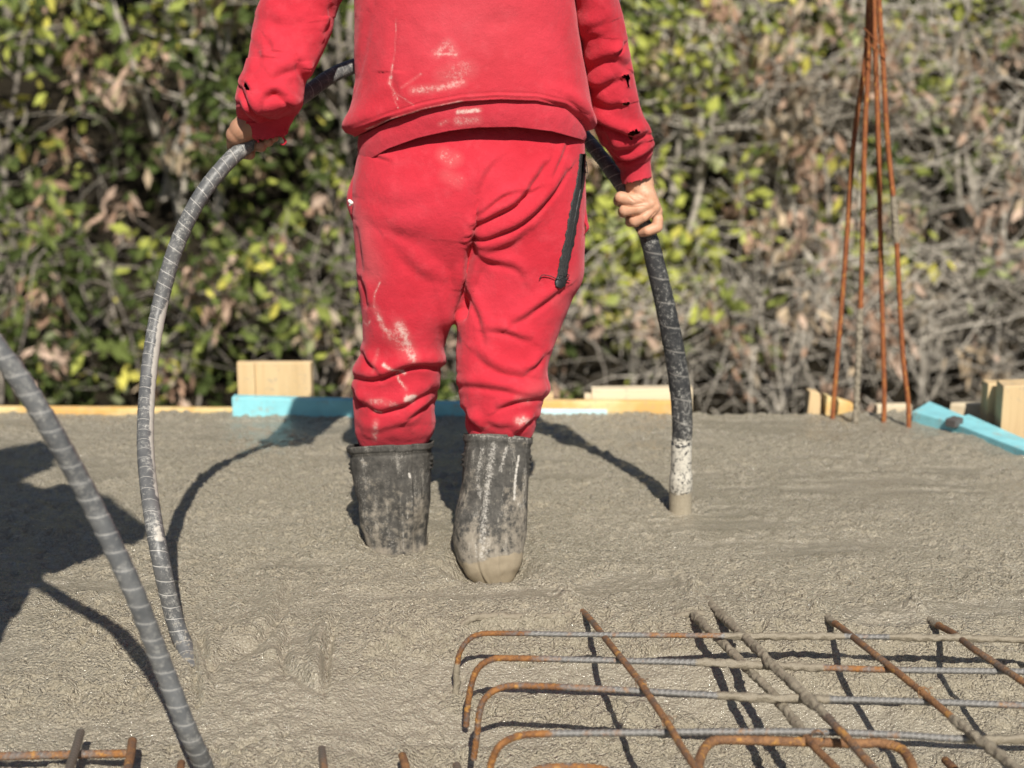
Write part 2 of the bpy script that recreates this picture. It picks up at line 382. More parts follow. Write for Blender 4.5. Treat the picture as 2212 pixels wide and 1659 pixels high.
def mat_hose(name, base0, base1, pitch, line, streak=0.0, u0=0.5, dust=0.5, twist=1.0, lw=1.0):
    k = NT(name); uv = k.new("ShaderNodeUVMap", uv_map="UVMap").outputs[0]
    sx = k.new("ShaderNodeSeparateXYZ"); k.lk(uv, sx.inputs[0]); u, v = sx.outputs[0], sx.outputs[1]
    co = k.coord(); n = k.noise(120, 4, 0.65, co); big = k.noise(25, 4, 0.65, co); f = k.noise(520, 3, 0.7, co)
    w_ = k.math('ADD', k.math('MULTIPLY', v, 1.0 / pitch), k.math('MULTIPLY', u, twist))
    w_ = k.math('ADD', w_, k.math('MULTIPLY', k.math('SUBTRACT', big, 0.5), 0.10))
    fr = k.math('FRACT', w_); dd = k.math('MINIMUM', fr, k.math('SUBTRACT', 1.0, fr))
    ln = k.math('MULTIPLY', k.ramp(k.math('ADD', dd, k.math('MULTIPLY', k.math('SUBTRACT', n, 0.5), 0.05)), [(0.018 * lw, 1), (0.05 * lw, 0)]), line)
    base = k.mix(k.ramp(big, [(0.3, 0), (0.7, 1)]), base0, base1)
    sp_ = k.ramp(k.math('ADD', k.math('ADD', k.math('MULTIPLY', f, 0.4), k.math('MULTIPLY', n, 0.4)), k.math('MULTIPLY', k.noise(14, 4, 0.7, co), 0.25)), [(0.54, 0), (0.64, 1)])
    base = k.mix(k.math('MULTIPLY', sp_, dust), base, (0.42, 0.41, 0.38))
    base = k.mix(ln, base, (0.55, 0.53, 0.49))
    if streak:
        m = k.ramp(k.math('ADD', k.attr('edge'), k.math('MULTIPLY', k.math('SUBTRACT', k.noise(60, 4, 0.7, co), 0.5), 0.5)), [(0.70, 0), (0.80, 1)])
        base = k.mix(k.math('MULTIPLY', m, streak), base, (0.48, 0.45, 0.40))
    coat = k.attr("coat")
    cm = k.ramp(k.math('ADD', coat, k.math('MULTIPLY', k.math('SUBTRACT', n, 0.5), 1.6)), [(0.42, 0), (0.62, 1)])
    base = k.mix(cm, base, k.mix(k.ramp(f, [(0.35, 0), (0.65, 1)]), (0.26, 0.225, 0.165), (0.40, 0.35, 0.265)))
    white = k.attr("white")
    wm = k.ramp(k.math('ADD', white, k.math('MULTIPLY', k.math('SUBTRACT', k.noise(130, 6, 0.8, co), 0.5), 2.0)), [(0.5, 0), (0.62, 1)])
    wm = k.math('MULTIPLY', wm, k.ramp(white, [(0.1, 0), (0.3, 1)]))
    base = k.mix(wm, base, (0.58, 0.55, 0.48))
    nb = k.bump(k.math('SUBTRACT', k.math('MULTIPLY', n, 0.6), k.math('MULTIPLY', ln, -0.6)), 0.5, 0.0015)
    return k.set(Base_Color=base, Roughness=k.ramp(n, [(0.3, 0.34), (0.7, 0.62)]), Normal=nb, Specular_IOR_Level=0.45)
HOSE_NEAR = mat_hose("hose_rubber", (0.085, 0.090, 0.096), (0.15, 0.155, 0.158), 0.0245, 0.6, dust=0.65, lw=0.55)
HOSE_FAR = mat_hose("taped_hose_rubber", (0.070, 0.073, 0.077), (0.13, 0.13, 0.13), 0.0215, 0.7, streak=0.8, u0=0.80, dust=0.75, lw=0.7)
HOSE_TAPE = mat_hose("vibrator_sleeve", (0.022, 0.023, 0.025), (0.045, 0.046, 0.048), 0.05, 0.25, dust=0.75)
def mat_rebar(name, rust0, rust1, steel, amount):
    k = NT(name); co = k.coord(); n = k.noise(38, 4, 0.65, co); f = k.noise(300, 4, 0.7, co); b = k.noise(14, 3, 0.6, co)
    rust = k.mix(k.ramp(k.math('ADD', k.math('MULTIPLY', n, 0.6), k.math('MULTIPLY', f, 0.4)), [(0.40, 0), (0.60, 1)]), rust0, rust1)
    rust = k.mix(k.math('MULTIPLY', k.ramp(k.noise(70, 3, 0.6, co), [(0.58, 0), (0.66, 1)]), 0.6), rust, (0.50, 0.25, 0.05))
    rm = k.ramp(k.math('ADD', k.math('ADD', k.math('MULTIPLY', n, 0.8), k.math('MULTIPLY', f, 0.25)), k.attr("rust")), [(0.94 - amount, 0), (1.16 - amount, 1)])
    rib = k.attr("rib")
    st = k.mix(rib, tuple(c * 0.66 for c in steel), steel)
    base = k.mix(rm, st, rust)
    coat = k.ramp(k.math('ADD', k.attr("coat"), k.math('MULTIPLY', k.math('SUBTRACT', f, 0.5), 0.7)), [(0.45, 0), (0.55, 1)])
    base = k.mix(coat, base, k.mix(f, (0.15, 0.13, 0.096), (0.32, 0.275, 0.205)))
    met = k.math('MULTIPLY', k.math('MULTIPLY', k.math('SUBTRACT', 1.0, rm), k.math('SUBTRACT', 1.0, coat)), 0.35)
    return k.set(Base_Color=base, Roughness=k.math('ADD', k.math('MULTIPLY', rm, 0.3), 0.45), Metallic=met, Normal=k.bump(f, 0.8, 0.0026))
RB_STEEL = mat_rebar("ribbed_steel", (0.085, 0.036, 0.018), (0.29, 0.125, 0.033), (0.25, 0.243, 0.232), 0.36)
RB_RUST = mat_rebar("rusted_steel", (0.10, 0.048, 0.026), (0.27, 0.135, 0.055), (0.20, 0.17, 0.14), 0.55)
RB_ROD = mat_rebar("red_rusted_steel", (0.20, 0.055, 0.018), (0.33, 0.11, 0.03), (0.30, 0.10, 0.03), 0.9)
def mat_wood(name, c0, c1, ax=0, stain=None):
    k = NT(name); co = k.coord(); mp = k.new("ShaderNodeMapping"); k.lk(co, mp.inputs[0])
    s = [34, 34, 34]; s[ax] = 2.2; mp.inputs["Scale"].default_value = s
    g = k.noise(1.0, 5, 0.65, mp.outputs[0], 0.6); n = k.noise(9, 3, 0.6, co)
    base = k.mix(k.ramp(g, [(0.3, 0), (0.7, 1)]), c0, c1)
    if stain: base = k.mix(k.math('MULTIPLY', k.ramp(n, [(0.42, 0), (0.58, 1)]), 0.75), base, stain)
    return k.set(Base_Color=base, Roughness=0.8, Normal=k.bump(g, 0.3, 0.003), Specular_IOR_Level=0.2)
PINE = mat_wood("pine_wood", (0.52, 0.37, 0.20), (0.64, 0.48, 0.28), 2)
PINE_H = mat_wood("pine_board", (0.52, 0.42, 0.28), (0.68, 0.58, 0.42), 0)
YELLOW = mat_wood("yellow_formwork_wood", (0.64, 0.47, 0.20), (0.70, 0.57, 0.32), 0, (0.60, 0.33, 0.09))
def splash(m, tint=(0.33, 0.29, 0.225)):
    """dried cement splashes and grime over a board"""
    k = NT.__new__(NT); k.m = m; k.t = m.node_tree; k.n = k.t.nodes; k.p = k.n["Principled BSDF"]; co = k.coord()
    src = k.p.inputs["Base Color"].links[0].from_socket
    f = k.ramp(k.math('ADD', k.math('MULTIPLY', k.noise(22, 5, 0.75, co), 0.7), k.math('MULTIPLY', k.noise(120, 3, 0.7, co), 0.3)), [(0.54, 0), (0.62, 1)])
    k.lk(k.mix(k.math('MULTIPLY', f, 0.55), src, tint), k.p.inputs["Base Color"]); return m
BLUE = mat_plain("blue_paint", (0.23, 0.55, 0.61), 0.7, 0.16, 14, 0.2, 0.003)
PALE_BLUE = mat_plain("pale_blue_paint", (0.46, 0.64, 0.68), 0.7, 0.16, 14, 0.2, 0.003)
for m_ in (BLUE, PALE_BLUE, PINE, PINE_H, YELLOW): splash(m_)

# ------------------------------------------------------------------ wet concrete
def ground_base(X, Y):
    """large shape of the pour: level at the boots, falling towards the camera where the mat is still bare"""
    fall = 0.105 * sstep(2.2, 1.72, Y)
    side = 0.42 + 0.58 * sstep(-0.40, 0.02, X)
    return -fall * side + 0.030 * sstep(0.12, 0.40, X) * np.exp(-((Y - 2.10) / 0.15) ** 2)
def gz(X, Y): return float(ground_base(np.array([X]), np.array([Y]))[0])
def Gs(x, y):
    """point of the concrete seen at a drawing position"""
    z = 0.0
    for _ in range(12):
        p = G(x, y, z); z = 0.5 * z + 0.5 * gz(p[0], p[1])
    return G(x, y, z)
def axis(a, b, step0, step1, lo, hi):
    """fine axis a..b with step growing from step0 to step1, and coarse tails to lo and hi"""
    out = [a]
    while out[-1] < b: out.append(out[-1] + step0 + (step1 - step0) * (out[-1] - a) / (b - a))
    pre = []; x = a; s = step0
    while x > lo: s *= 1.25; x -= min(s, 0.25); pre.append(x)
    post = []; x = out[-1]; s = step1
    while x < hi: s *= 1.25; x += min(s, 0.25); post.append(x)
    return np.array(pre[::-1] + out + post)
EDGE_Y = 3.62
xs = axis(-1.42, 1.30, 0.0030, 0.0030, -4.0, 1.42)
ys = axis(1.50, EDGE_Y - 0.01, 0.0026, 0.0060, -1.0, EDGE_Y)
Xg, Yg = np.meshgrid(xs, ys, indexing='xy')
def build_concrete():
    X, Y = Xg.ravel(), Yg.ravel()
    z = ground_base(X, Y)
    uv = proj(np.stack([X, Y, z], -1))
    slick = np.zeros(len(X))
    def blob(cx, cy, rx, ry, s): return s * np.exp(-((uv[:, 0] - cx) / rx) ** 2 - ((uv[:, 1] - cy) / ry) ** 2)
    for b in [(1900, 1055, 420, 45, 0.95), (1560, 1125, 190, 45, 0.95), (1750, 1185, 300, 24, 0.9), (1700, 930, 500, 22, 0.7), (500, 930, 350, 18, 0.6), (1100, 1230, 300, 40, 0.35), (1350, 1180, 200, 60, 0.4),
              (600, 1430, 170, 110, 0.85), (1480, 1290, 240, 30, 0.35), (2050, 1020, 130, 18, 0.9)]: slick = np.maximum(slick, blob(*b))
    slick *= 0.9 + 0.9 * noise2(X, Y, 0.16, 0.03)
    slick = np.maximum(slick, 0.75 * sstep(0.22, 0.48, noise2(X + 0.05 * noise2(X, Y, 0.2), Y, 0.34, 0.10, z=61)) * sstep(1.6, 1.9, Y))
    slick = np.clip(slick, 0, 1)
    rough = 1 - 0.75 * slick
    near = sstep(2.5, 1.9, Y)
    h = 0.006 * noise2(X, Y, 0.33) + 0.0050 * noise2(X, Y, 0.12, z=3)
    h += 0.0020 * noise2(X, Y, 0.045, z=5) * rough
    patch = 0.55 + 0.75 * sstep(-0.25, 0.45, noise2(X, Y, 0.16, z=6))
    wx = 0.005 * noise2(X, Y, 0.02, z=7); wy = 0.005 * noise2(X, Y, 0.02, z=8)
    h += (0.0024 + 0.0012 * near) * noise2(X, Y, 0.0145, z=51) * rough * patch * 1.5
    h += (0.0017 + 0.0010 * near) * noise2(X, Y, 0.0085, z=53) * rough * patch
    peb = worley(X + wx, Y, 0.030, 5); h += 0.0065 * sstep(0.50, 1.0, peb) * sstep(-0.2, 0.3, noise2(X, Y, 0.09, z=55)) * rough
    h += 0.0018 * noise2(X, Y, 0.019, z=9) * rough
    h += 0.0026 * noise2(X + 0.03 * noise2(X, Y, 0.1), Y + 0.02 * noise2(X, Y, 0.2, z=15), 0.15, 0.020, z=14) * sstep(1.95, 2.2, Y) * sstep(2.9, 2.45, Y)
    h += 0.0030 * near * sstep(-0.1, 0.4, noise2(X, Y, 0.2, z=71)) * noise2(X, Y, 0.030, z=73) * rough
    pits = sstep(0.42, 0.66, noise2(X, Y, 0.019, z=21)) * sstep(-0.12, 0.3, noise2(X, Y, 0.22, z=23))
    h -= 0.013 * pits * rough * (0.5 + 0.5 * near)
    cracks = sstep(0.09, 0.0, np.abs(noise2(X, Y, 0.035, z=25))) * sstep(0.18, 0.5, noise2(X, Y, 0.13, z=27))
    h -= 0.0055 * cracks * rough * near
    stones = sstep(0.56, 0.75, noise2(X, Y, 0.017, z=31)); h += 0.0045 * stones * rough
    # marks that were dragged through the mix
    h += 1.5 * folds(uv, [([(627, 1256), (611, 1318), (580, 1373), (517, 1412), (451, 1447)], 9, 7, 26, 12),
                    ([(728, 1334), (709, 1400), (701, 1498)], 8, 11, 22, 9),
                    ([(631, 1357), (611, 1428), (654, 1474), (697, 1506)], 8, 7, 24, 10),
                    ([(430, 1370), (447, 1443), (470, 1450)], 7, 8, 16, 8),
                    ([(400, 1390), (420, 1440), (428, 1520)], 9, 9, 14, 8),
                    ([(820, 1410), (900, 1385), (950, 1375)], 6, 5, 16, 8),
                    ([(650, 1310), (800, 1285), (960, 1268)], 5, 3, 20, 9),
                    ([(982, 1372), (1030, 1357), (1070, 1352), (1150, 1350), (1240, 1348)], 1, 9, 12, 8),
                    ([(1480, 1329), (1520, 1327)], 4, 9, 8, 3),
                    ([(1250, 1440), (1290, 1436), (1330, 1434)], 5, 3, 9, 4)])
    # hollows around the boots and the poker, and the ridges where bars dip under
    def ring(cx, cy, r, depth, rim):
        c = G(cx, cy); d = np.hypot(X - c[0], Y - c[1]); return -depth * np.exp(-(d / r) ** 4) + rim * np.exp(-((d - 1.45 * r) / (0.35 * r)) ** 2)
    h += ring(1064, 1226, 0.070, 0.042, 0.005) + ring(862, 1172, 0.070, 0.012, 0.007) + ring(1472, 1085, 0.026, 0.006, 0.004)
    c = G(1472, 1092); d = np.hypot(X - c[0], Y - c[1]); h += 0.010 * np.exp(-(d / 0.045) ** 2) * (0.6 + 1.6 * noise2(X, Y, 0.009, z=41))
    for ln in ([(1195, 1262), (1240, 1306)], [(1455, 1232), (1500, 1271)], [(1700, 1262), (1768, 1318)], [(1925, 1262), (1985, 1313)]):
        dd, t = polydist(uv, ln); h += 0.015 * np.exp(-(dd / 17) ** 2) * (0.4 + 0.6 * t) * (0.6 + noise2(X, Y, 0.012, z=43))
    z = z + h
    me = mesh_np("concrete_slab", np.stack([X, Y, z], -1), grid_quads(len(ys), len(xs), False), [mat_concrete()])
    vattr(me, "slick", slick)
    # the right-hand edge of the pour runs along the blue plank: cut what lies beyond it
    a = G(1972, 878); b = G(2240, 978)
    import bmesh
    bm = bmesh.new(); bm.from_mesh(me)
    side = (b[0] - a[0]) * (Y - a[1]) - (b[1] - a[1]) * (X - a[0])
    bm.verts.ensure_lookup_table()
    kill = [v for v, s in zip(bm.verts, side) if s > 0.0]
    bmesh.ops.delete(bm, geom=kill, context='VERTS')
    bm.to_mesh(me); bm.free()
    link("concrete_slab", me, kind="structure")
build_concrete()

# ------------------------------------------------------------------ earth beyond the pour, rising into a slope
def build_ground():
    xs_ = np.concatenate([[-300, -100, -40, -20], np.linspace(-12, 12, 61), [20, 40, 100, 300]])
    ys_ = np.concatenate([[-200, -60, -20, -6, -1.2], np.linspace(0, 40, 121), [45, 55, 80, 140, 300]])
    X, Y = np.meshgrid(xs_, ys_); x, y = X.ravel(), Y.ravel()
    z = -0.30 - 1.36 * sstep(4.0, 8.5, y)
    z = z + 0.62 * np.clip(y - 11.28, 0, 18) + 0.10 * np.clip(y - 29.28, 0, 100)
    z = z + 0.10 * noise2(x, y, 1.3) * sstep(9, 11, y) * sstep(50, 40, y)
    k = NT("leaf_litter_earth"); co = k.coord(); n = k.noise(3, 5, 0.7, co); f = k.noise(24, 4, 0.7, co)
    base = k.mix(k.ramp(n, [(0.35, 0), (0.65, 1)]), (0.012, 0.010, 0.007), (0.028, 0.023, 0.015))  # near-black leaf mould; shade in the shrub gaps is put into its colour
    base = k.mix(k.ramp(f, [(0.55, 0), (0.7, 1)]), base, (0.05, 0.04, 0.026))
    m = k.set(Base_Color=base, Roughness=1.0, Normal=k.bump(f, 0.8, 0.05), Specular_IOR_Level=0.1)
    me = mesh_np("ground", np.stack([x, y, z], -1), grid_quads(len(ys_), len(xs_), False), [m])
    link("ground", me, kind="structure")
build_ground()
def slope_z(y): return -1.66 + 0.62 * min(max(y - 11.28, 0), 18)

# ------------------------------------------------------------------ formwork boards and offcuts
def box_mesh(name, corners_bottom, h, mat, bev=0.004, lean=(0, 0)):
    """board from four ground corners (counter-clockwise) and a height; bevelled"""
    import bmesh
    bm = bmesh.new()
    lo = [bm.verts.new(Vector(c)) for c in corners_bottom]
    hs = h if isinstance(h, (list, tuple)) else [h] * 4
    hi = [bm.verts.new(Vector(c) + Vector((lean[0], lean[1], hh))) for c, hh in zip(corners_bottom, hs)]
    bm.faces.new(lo[::-1]); bm.faces.new(hi)
    for i in range(4): bm.faces.new((lo[i], lo[(i + 1) % 4], hi[(i + 1) % 4], hi[i]))
    bmesh.ops.recalc_face_normals(bm, faces=bm.faces)
    bmesh.ops.bevel(bm, geom=list(bm.edges), offset=bev, segments=2, affect='EDGES', profile=0.6)
    me = bpy.data.meshes.new(name); bm.to_mesh(me); bm.free(); me.materials.append(mat); return me
def board(name, x0, x1, ytop0, ytop1, Y0, Y1, thick, mat, label, cat, z0=-0.25, parent=None, group=None):
    """board standing on edge whose near face runs from drawing x0 (depth Y0) to x1 (depth Y1)"""
    a = V(x0, ytop0, Y0); b = V(x1, ytop1, Y1); n = np.array([-(b - a)[1], (b - a)[0], 0]); n /= np.linalg.norm(n)
    if n[1] < 0: n = -n
    A = np.array([a[0], a[1], z0]); B = np.array([b[0], b[1], z0])
    me = box_mesh(name, [A, B, B + n * thick, A + n * thick], [a[2] - z0, b[2] - z0, b[2] - z0, a[2] - z0], mat)
    return link(name, me, parent, label, cat, group)
E_ = EDGE_Y
board("formwork_board", -700, 522, 876, 884, E_ + 0.012, E_ + 0.012, 0.032, YELLOW, "long yellow stained formwork board along the far left edge of the concrete", "board")
board("blue_strip", -600, 178, 902, 903, E_ - 0.012, E_ - 0.012, 0.018, PALE_BLUE, "thin pale blue strip along the concrete below the yellow board at far left", "strip")
board("blue_board", 500, 1030, 858, 873, E_ - 0.035, E_ - 0.03, 0.038, BLUE, "bright blue painted board lying along the far edge behind the worker's legs", "board")
tb = link("timber_block", box_mesh("timber_block", [V(514, 866, E_ + 0.06) * [1, 1, 0] + [0, 0, -0.3], V(673, 866, E_ + 0.06) * [1, 1, 0] + [0, 0, -0.3],
          V(673, 866, E_ + 0.06) * [1, 1, 0] + [0.004, 0.03, -0.3], V(514, 866, E_ + 0.06) * [1, 1, 0] + [-0.002, 0.03, -0.3]], V(600, 783, E_ + 0.06)[2] + 0.3, PINE),
          None, "pale upright timber block behind the blue board, left of the worker", "timber block")
board("batten", 514, 549, 784, 784, E_ + 0.045, E_ + 0.045, 0.0145, PINE, None, None, -0.3, tb)
board("formwork_board", 1010, 1452, 866, 868, E_ + 0.012, E_ + 0.012, 0.032, YELLOW, "yellow formwork board on the far edge just right of the worker's legs", "board")
board("blue_strip", 1128, 1312, 884, 886, E_ - 0.012, E_ - 0.012, 0.018, PALE_BLUE, "short pale blue strip at the concrete edge right of the worker's legs", "strip")
pb = board("pale_board", 1278, 1497, 841, 838, E_ + 0.05, E_ + 0.05, 0.045, PINE_H, "thick pale board standing behind the poker at the far edge", "board")
board("cleat", 1262, 1279, 852, 852, E_ + 0.056, E_ + 0.056, 0.03, PINE_H, None, None, -0.25, pb)
board("timber_offcut", 1164, 1196, 853, 852, E_ + 0.06, E_ + 0.06, 0.04, PINE, "small wood offcut standing close beside the worker's right knee", "wood offcut")
def wedge(name, pts, Y, th, mat, label, cat):
    import bmesh
    bm = bmesh.new(); f = [bm.verts.new(Vector(V(x, y, Y))) for x, y in pts]; b = [bm.verts.new(v.co + Vector((0, th, 0))) for v in f]
    bm.faces.new(f); bm.faces.new(b[::-1]); n = len(f)
    for i in range(n): bm.faces.new((f[i], b[i], b[(i + 1) % n], f[(i + 1) % n]))
    bmesh.ops.recalc_face_normals(bm, faces=bm.faces); bmesh.ops.bevel(bm, geom=list(bm.edges), offset=0.002, segments=1, affect='EDGES')
    me = bpy.data.meshes.new(name); bm.to_mesh(me); bm.free(); me.materials.append(mat)
    return link(name, me, None, label, cat)
wedge("timber_offcut", [(1750, 846), (1772, 850), (1777, 905), (1743, 905)], E_ + 0.03, 0.05, PINE, "stubby wood offcut left of the rusty upright rods", "wood offcut")
wedge("timber_wedge", [(1781, 854), (1845, 873), (1852, 905), (1781, 905)], E_ + 0.02, 0.04, YELLOW, "yellow sloping wood wedge behind the leftmost upright rods", "wood wedge")
wedge("pale_board", [(1895, 876), (1970, 874), (1972, 915), (1893, 915)], E_ + 0.03, 0.03, PINE_H, "low white board end between the rods and the blue plank", "board")
# right-hand edge: blue plank laid along the pour, boards and posts behind it
def plank(name, pts, th, mat, label, cat, parent=None):
    """flat plank from four drawn corners (near-left, near-right, far-right, far-left) on height z"""
    lo = [G(x, y, z) - [0, 0, th] for x, y, z in pts]
    return link(name, box_mesh(name, lo, th, mat, 0.003), parent, label, cat)
bp = plank("blue_plank", [(2046, 908, 0.022), (2268, 994, 0.018), (2330, 998, 0.018), (2092, 894, 0.022)], 0.028, BLUE, "long blue painted plank sloping down to the right edge", "plank")
plank("blue_plank", [(1971, 888, 0.030), (2060, 912, 0.028), (2084, 898, 0.028), (2008, 866, 0.030)], 0.034, BLUE, "short blue plank end behind the joint, beside the upright rods", "plank")
plank("joint_clip", [(2042, 904, 0.036), (2064, 909, 0.036), (2082, 902, 0.036), (2060, 897, 0.036)], 0.02, mat_plain("dark_metal", (0.10, 0.09, 0.085), 0.6), "small dark clip joining the two blue planks", "clip")
board("pale_board", 2052, 2138, 873, 872, E_ + 0.02, E_ - 0.02, 0.03, PINE_H, "plain pale board between the blue plank and the wooden post", "board")
board("wooden_post", 2135, 2180, 828, 830, 3.50, 3.50, 0.05, PINE, "narrow wooden post at the right edge, left of the big block", "post", -0.3)
tb2 = board("timber_block", 2168, 2330, 834, 828, 3.40, 3.38, 0.08, PINE, "big pale timber block cut off by the right edge of the picture", "timber block", -0.3)

# ------------------------------------------------------------------ reinforcing bars
def rebar(name, pts, r, mat, label, pitch=0.0078, coats=(), rusts=(), group="bars of the reinforcing mat", amp=0.10, cat="rebar", rust=0.0):
    C, si = catmull(pts, 2); L = si[-1]; n = max(24, int(L / 0.0013)); C, si = catmull(pts, n)
    sides = 14
    lump = np.array([0.0] * n); coat = np.zeros(n); ru = np.full(n, rust)
    for a, b in coats: coat = np.maximum(coat, sstep(a - 0.03, a + 0.01, si / L) * sstep(b + 0.03, b - 0.01, si / L))
    for a, b, v in rusts: ru += 0.62 * v * sstep(a - 0.03, a + 0.01, si / L) * sstep(b + 0.03, b - 0.01, si / L)
    S, A = np.meshgrid(si, np.arange(sides) / sides * 2 * pi, indexing='ij')
    ph = (S / pitch + np.abs(((A / pi) % 2) - 1) * 1.1)
    rib = np.clip(np.cos(2 * pi * ph) * 1.3 - 0.1, 0, 1)
    long_ = np.clip(np.cos(2 * A) * 6 - 5, 0, 1)
    ribk = np.maximum(rib * (1 - long_), long_ * 0.9)
    seed = (hash(label) % 97) * 1.7
    lum = perlin(np.stack([S / 0.011 + seed, np.cos(A) * 1.2, np.sin(A) * 1.2], -1)) + 0.6 * perlin(np.stack([S / 0.028 + seed, np.cos(A) * .7 + 3, np.sin(A) * .7], -1))
    K = 1 + amp * ribk * (1 - 0.75 * coat[:, None]) + coat[:, None] * (0.34 + 0.60 * lum)
    v, q, t, ss, aa = tube(C, r * 1.06, sides, lambda s_, a_: K)
    me = mesh_np(name, v, q, [mat], True, t)
    z2 = np.zeros(2)
    vattr(me, "coat", np.concatenate([np.repeat(coat, sides), z2])); vattr(me, "rust", np.concatenate([np.repeat(ru, sides), z2])); vattr(me, "rib", np.concatenate([ribk.ravel(), z2]))
    return link(name, me, None, label, cat, group)
ZT = 0.045
def hooked(leg, top, zt=ZT, Yb=None):
    """transverse bar: drawn points of the hanging leg (in the vertical plane of the bar) and of the level run"""
    T = [G(x, y, zt) for x, y in top]; Yb = T[0][1]
    return [V(x, y, Yb) for x, y in leg] + T
rebar("rebar", hooked([(984, 1500), (986, 1470), (988, 1436), (994, 1408), (1010, 1384)], [(1034, 1371), (1080, 1368), (1282, 1371), (1531, 1373), (1680, 1375), (1821, 1375), (2032, 1378), (2212, 1382), (2500, 1390)]),
      0.0036, RB_STEEL, "farthest hooked bar of the mat, its bent end sinking into the concrete below the worker", coats=[(-0.1, 0.035), (0.44, 0.58), (0.66, 0.86)], rusts=[(0, 0.16, 0.5), (0.33, 0.40, 0.3)])
rebar("rebar", hooked([(1007, 1569), (1010, 1530), (1018, 1480), (1032, 1445)], [(1061, 1425), (1106, 1422), (1326, 1427), (1502, 1431), (1610, 1436), (1751, 1441), (1927, 1447), (2212, 1451), (2500, 1458)]),
      0.00405, RB_STEEL, "second hooked bar from the worker, with a rust brown leg and clean steel run", coats=[(0.40, 0.55)], rusts=[(0, 0.17, 0.5), (0.55, 0.66, 0.3)])
rebar("rebar", hooked([(1023, 1640), (1030, 1590), (1035, 1544), (1046, 1511)], [(1074, 1489), (1121, 1481), (1268, 1487), (1385, 1493), (1560, 1503), (1716, 1510), (1856, 1512), (2032, 1517), (2212, 1524), (2500, 1534)]),
      0.00405, RB_STEEL, "third hooked bar, orange on its bend, its leg hanging clear of the concrete", coats=[(0.43, 0.56)], rusts=[(0, 0.2, 0.42), (0.2, 0.3, 0.15)])
rebar("rebar", hooked([(1052, 1720), (1058, 1668), (1065, 1637)], [(1083, 1608), (1121, 1590), (1180, 1585), (1355, 1583), (1560, 1581), (1751, 1581), (1856, 1584), (1962, 1589), (2067, 1596), (2212, 1598), (2500, 1606)], 0.04),
      0.00423, RB_STEEL, "hooked bar nearest the camera, curving out of the bottom of the picture", coats=[(0.75, 0.84)], rusts=[(0, 0.15, 0.5)])
rebar("rebar", [G(x, y, 0.01) for x, y in [(1105, 1710), (1125, 1684), (1160, 1663), (1200, 1657), (1260, 1657), (1310, 1664), (1400, 1690)]], 0.0042, RB_STEEL,
      "bar showing only as an orange sliver on the bottom edge under the hooks", rusts=[(0, 1, 0.4)])
rebar("rebar", [Gs(x, y) + [0, 0, d - 0.0035] for x, y, d in [(968, 1392, -0.03), (984, 1366, -0.004), (1004, 1349, 0.006), (1040, 1339, 0.009), (1100, 1336, 0.007), (1150, 1336, 0.003), (1190, 1335, 0.007), (1240, 1334, 0.006), (1300, 1332, -0.004), (1400, 1330, -0.01), (1490, 1328, 0.004), (1540, 1326, -0.002), (1640, 1326, -0.02)]], 0.0040, RB_RUST,
      "crusted bar almost drowned in the concrete just beyond the hooked bars", coats=[(-0.1, 1.1)])
rebar("stirrup_bar", [G(x, y, 0.030) for x, y in [(1506, 1690), (1508, 1659), (1515, 1630), (1533, 1605), (1561, 1598), (1620, 1599), (1680, 1601), (1780, 1604), (1856, 1606), (1902, 1605), (1944, 1617), (1962, 1637), (1972, 1660), (1976, 1700)]],
      0.0056, RB_RUST, "thick red brown stirrup with two rounded corners at the bottom edge", rust=0.3, amp=0.10, cat="stirrup", group=None)
ZL = ZT + 0.0086
def longbar(pts, zs):
    return [G(x, y, z) for (x, y), z in zip(pts, zs)]
def zprof(n, start, k=4): return [start - 0.012 + (ZL - start + 0.012) * min(1, i / k) for i in range(n)]
rebar("rebar", longbar([(1195, 1262), (1236, 1302), (1268, 1330), (1297, 1365), (1326, 1402), (1356, 1439), (1385, 1477), (1414, 1521), (1444, 1565), (1473, 1615), (1502, 1659), (1530, 1705)], zprof(12, -0.02)),
      0.0042, RB_RUST, "rusty bar crossing over the hooked ends, leftmost of the long diagonal bars", coats=[(-0.1, 0.20)], rusts=[(0.5, 1, 0.12)])
rebar("rebar", longbar([(1455, 1232), (1501, 1271), (1540, 1310), (1593, 1362), (1645, 1412), (1698, 1464), (1751, 1514), (1800, 1563), (1839, 1605), (1881, 1654), (1920, 1700)], zprof(11, -0.01)),
      0.0048, RB_RUST, "long diagonal bar caked thick with concrete from end to end, over the stirrup", coats=[(0.0, 0.80)])
rebar("rebar", longbar([(1480, 1312), (1508, 1338), (1533, 1362), (1561, 1387), (1593, 1422), (1628, 1457), (1663, 1492), (1698, 1535), (1726, 1570), (1758, 1612), (1804, 1658), (1850, 1710)], [0.0, 0.02] + [ZT - 0.011] * 10),
      0.0045, RB_RUST, "concrete covered bar lying just below and left of the thickest caked bar", coats=[(0.0, 0.78)], rusts=[(0.8, 1, 0.3)])
rebar("rebar", longbar([(1700, 1262), (1765, 1315), (1786, 1334), (1821, 1359), (1870, 1398), (1927, 1443), (1997, 1500), (2078, 1568), (2138, 1616), (2187, 1654), (2250, 1705)], zprof(11, -0.01)),
      0.0044, RB_RUST, "diagonal bar with a bare orange middle and caked ends, right of the caked bar", coats=[(-0.1, 0.34), (0.80, 1.0)], rusts=[(0.27, 0.36, 0.3), (0.62, 0.8, 0.2)])
rebar("rebar", longbar([(1925, 1262), (1983, 1311), (2011, 1341), (2060, 1369), (2102, 1401), (2155, 1436), (2212, 1475), (2300, 1540), (2400, 1615)], zprof(9, -0.01)),
      0.0044, RB_RUST, "diagonal bar farthest right, running off the right edge of the picture", coats=[(-0.1, 0.38)], rusts=[(0.38, 0.5, 0.2)])
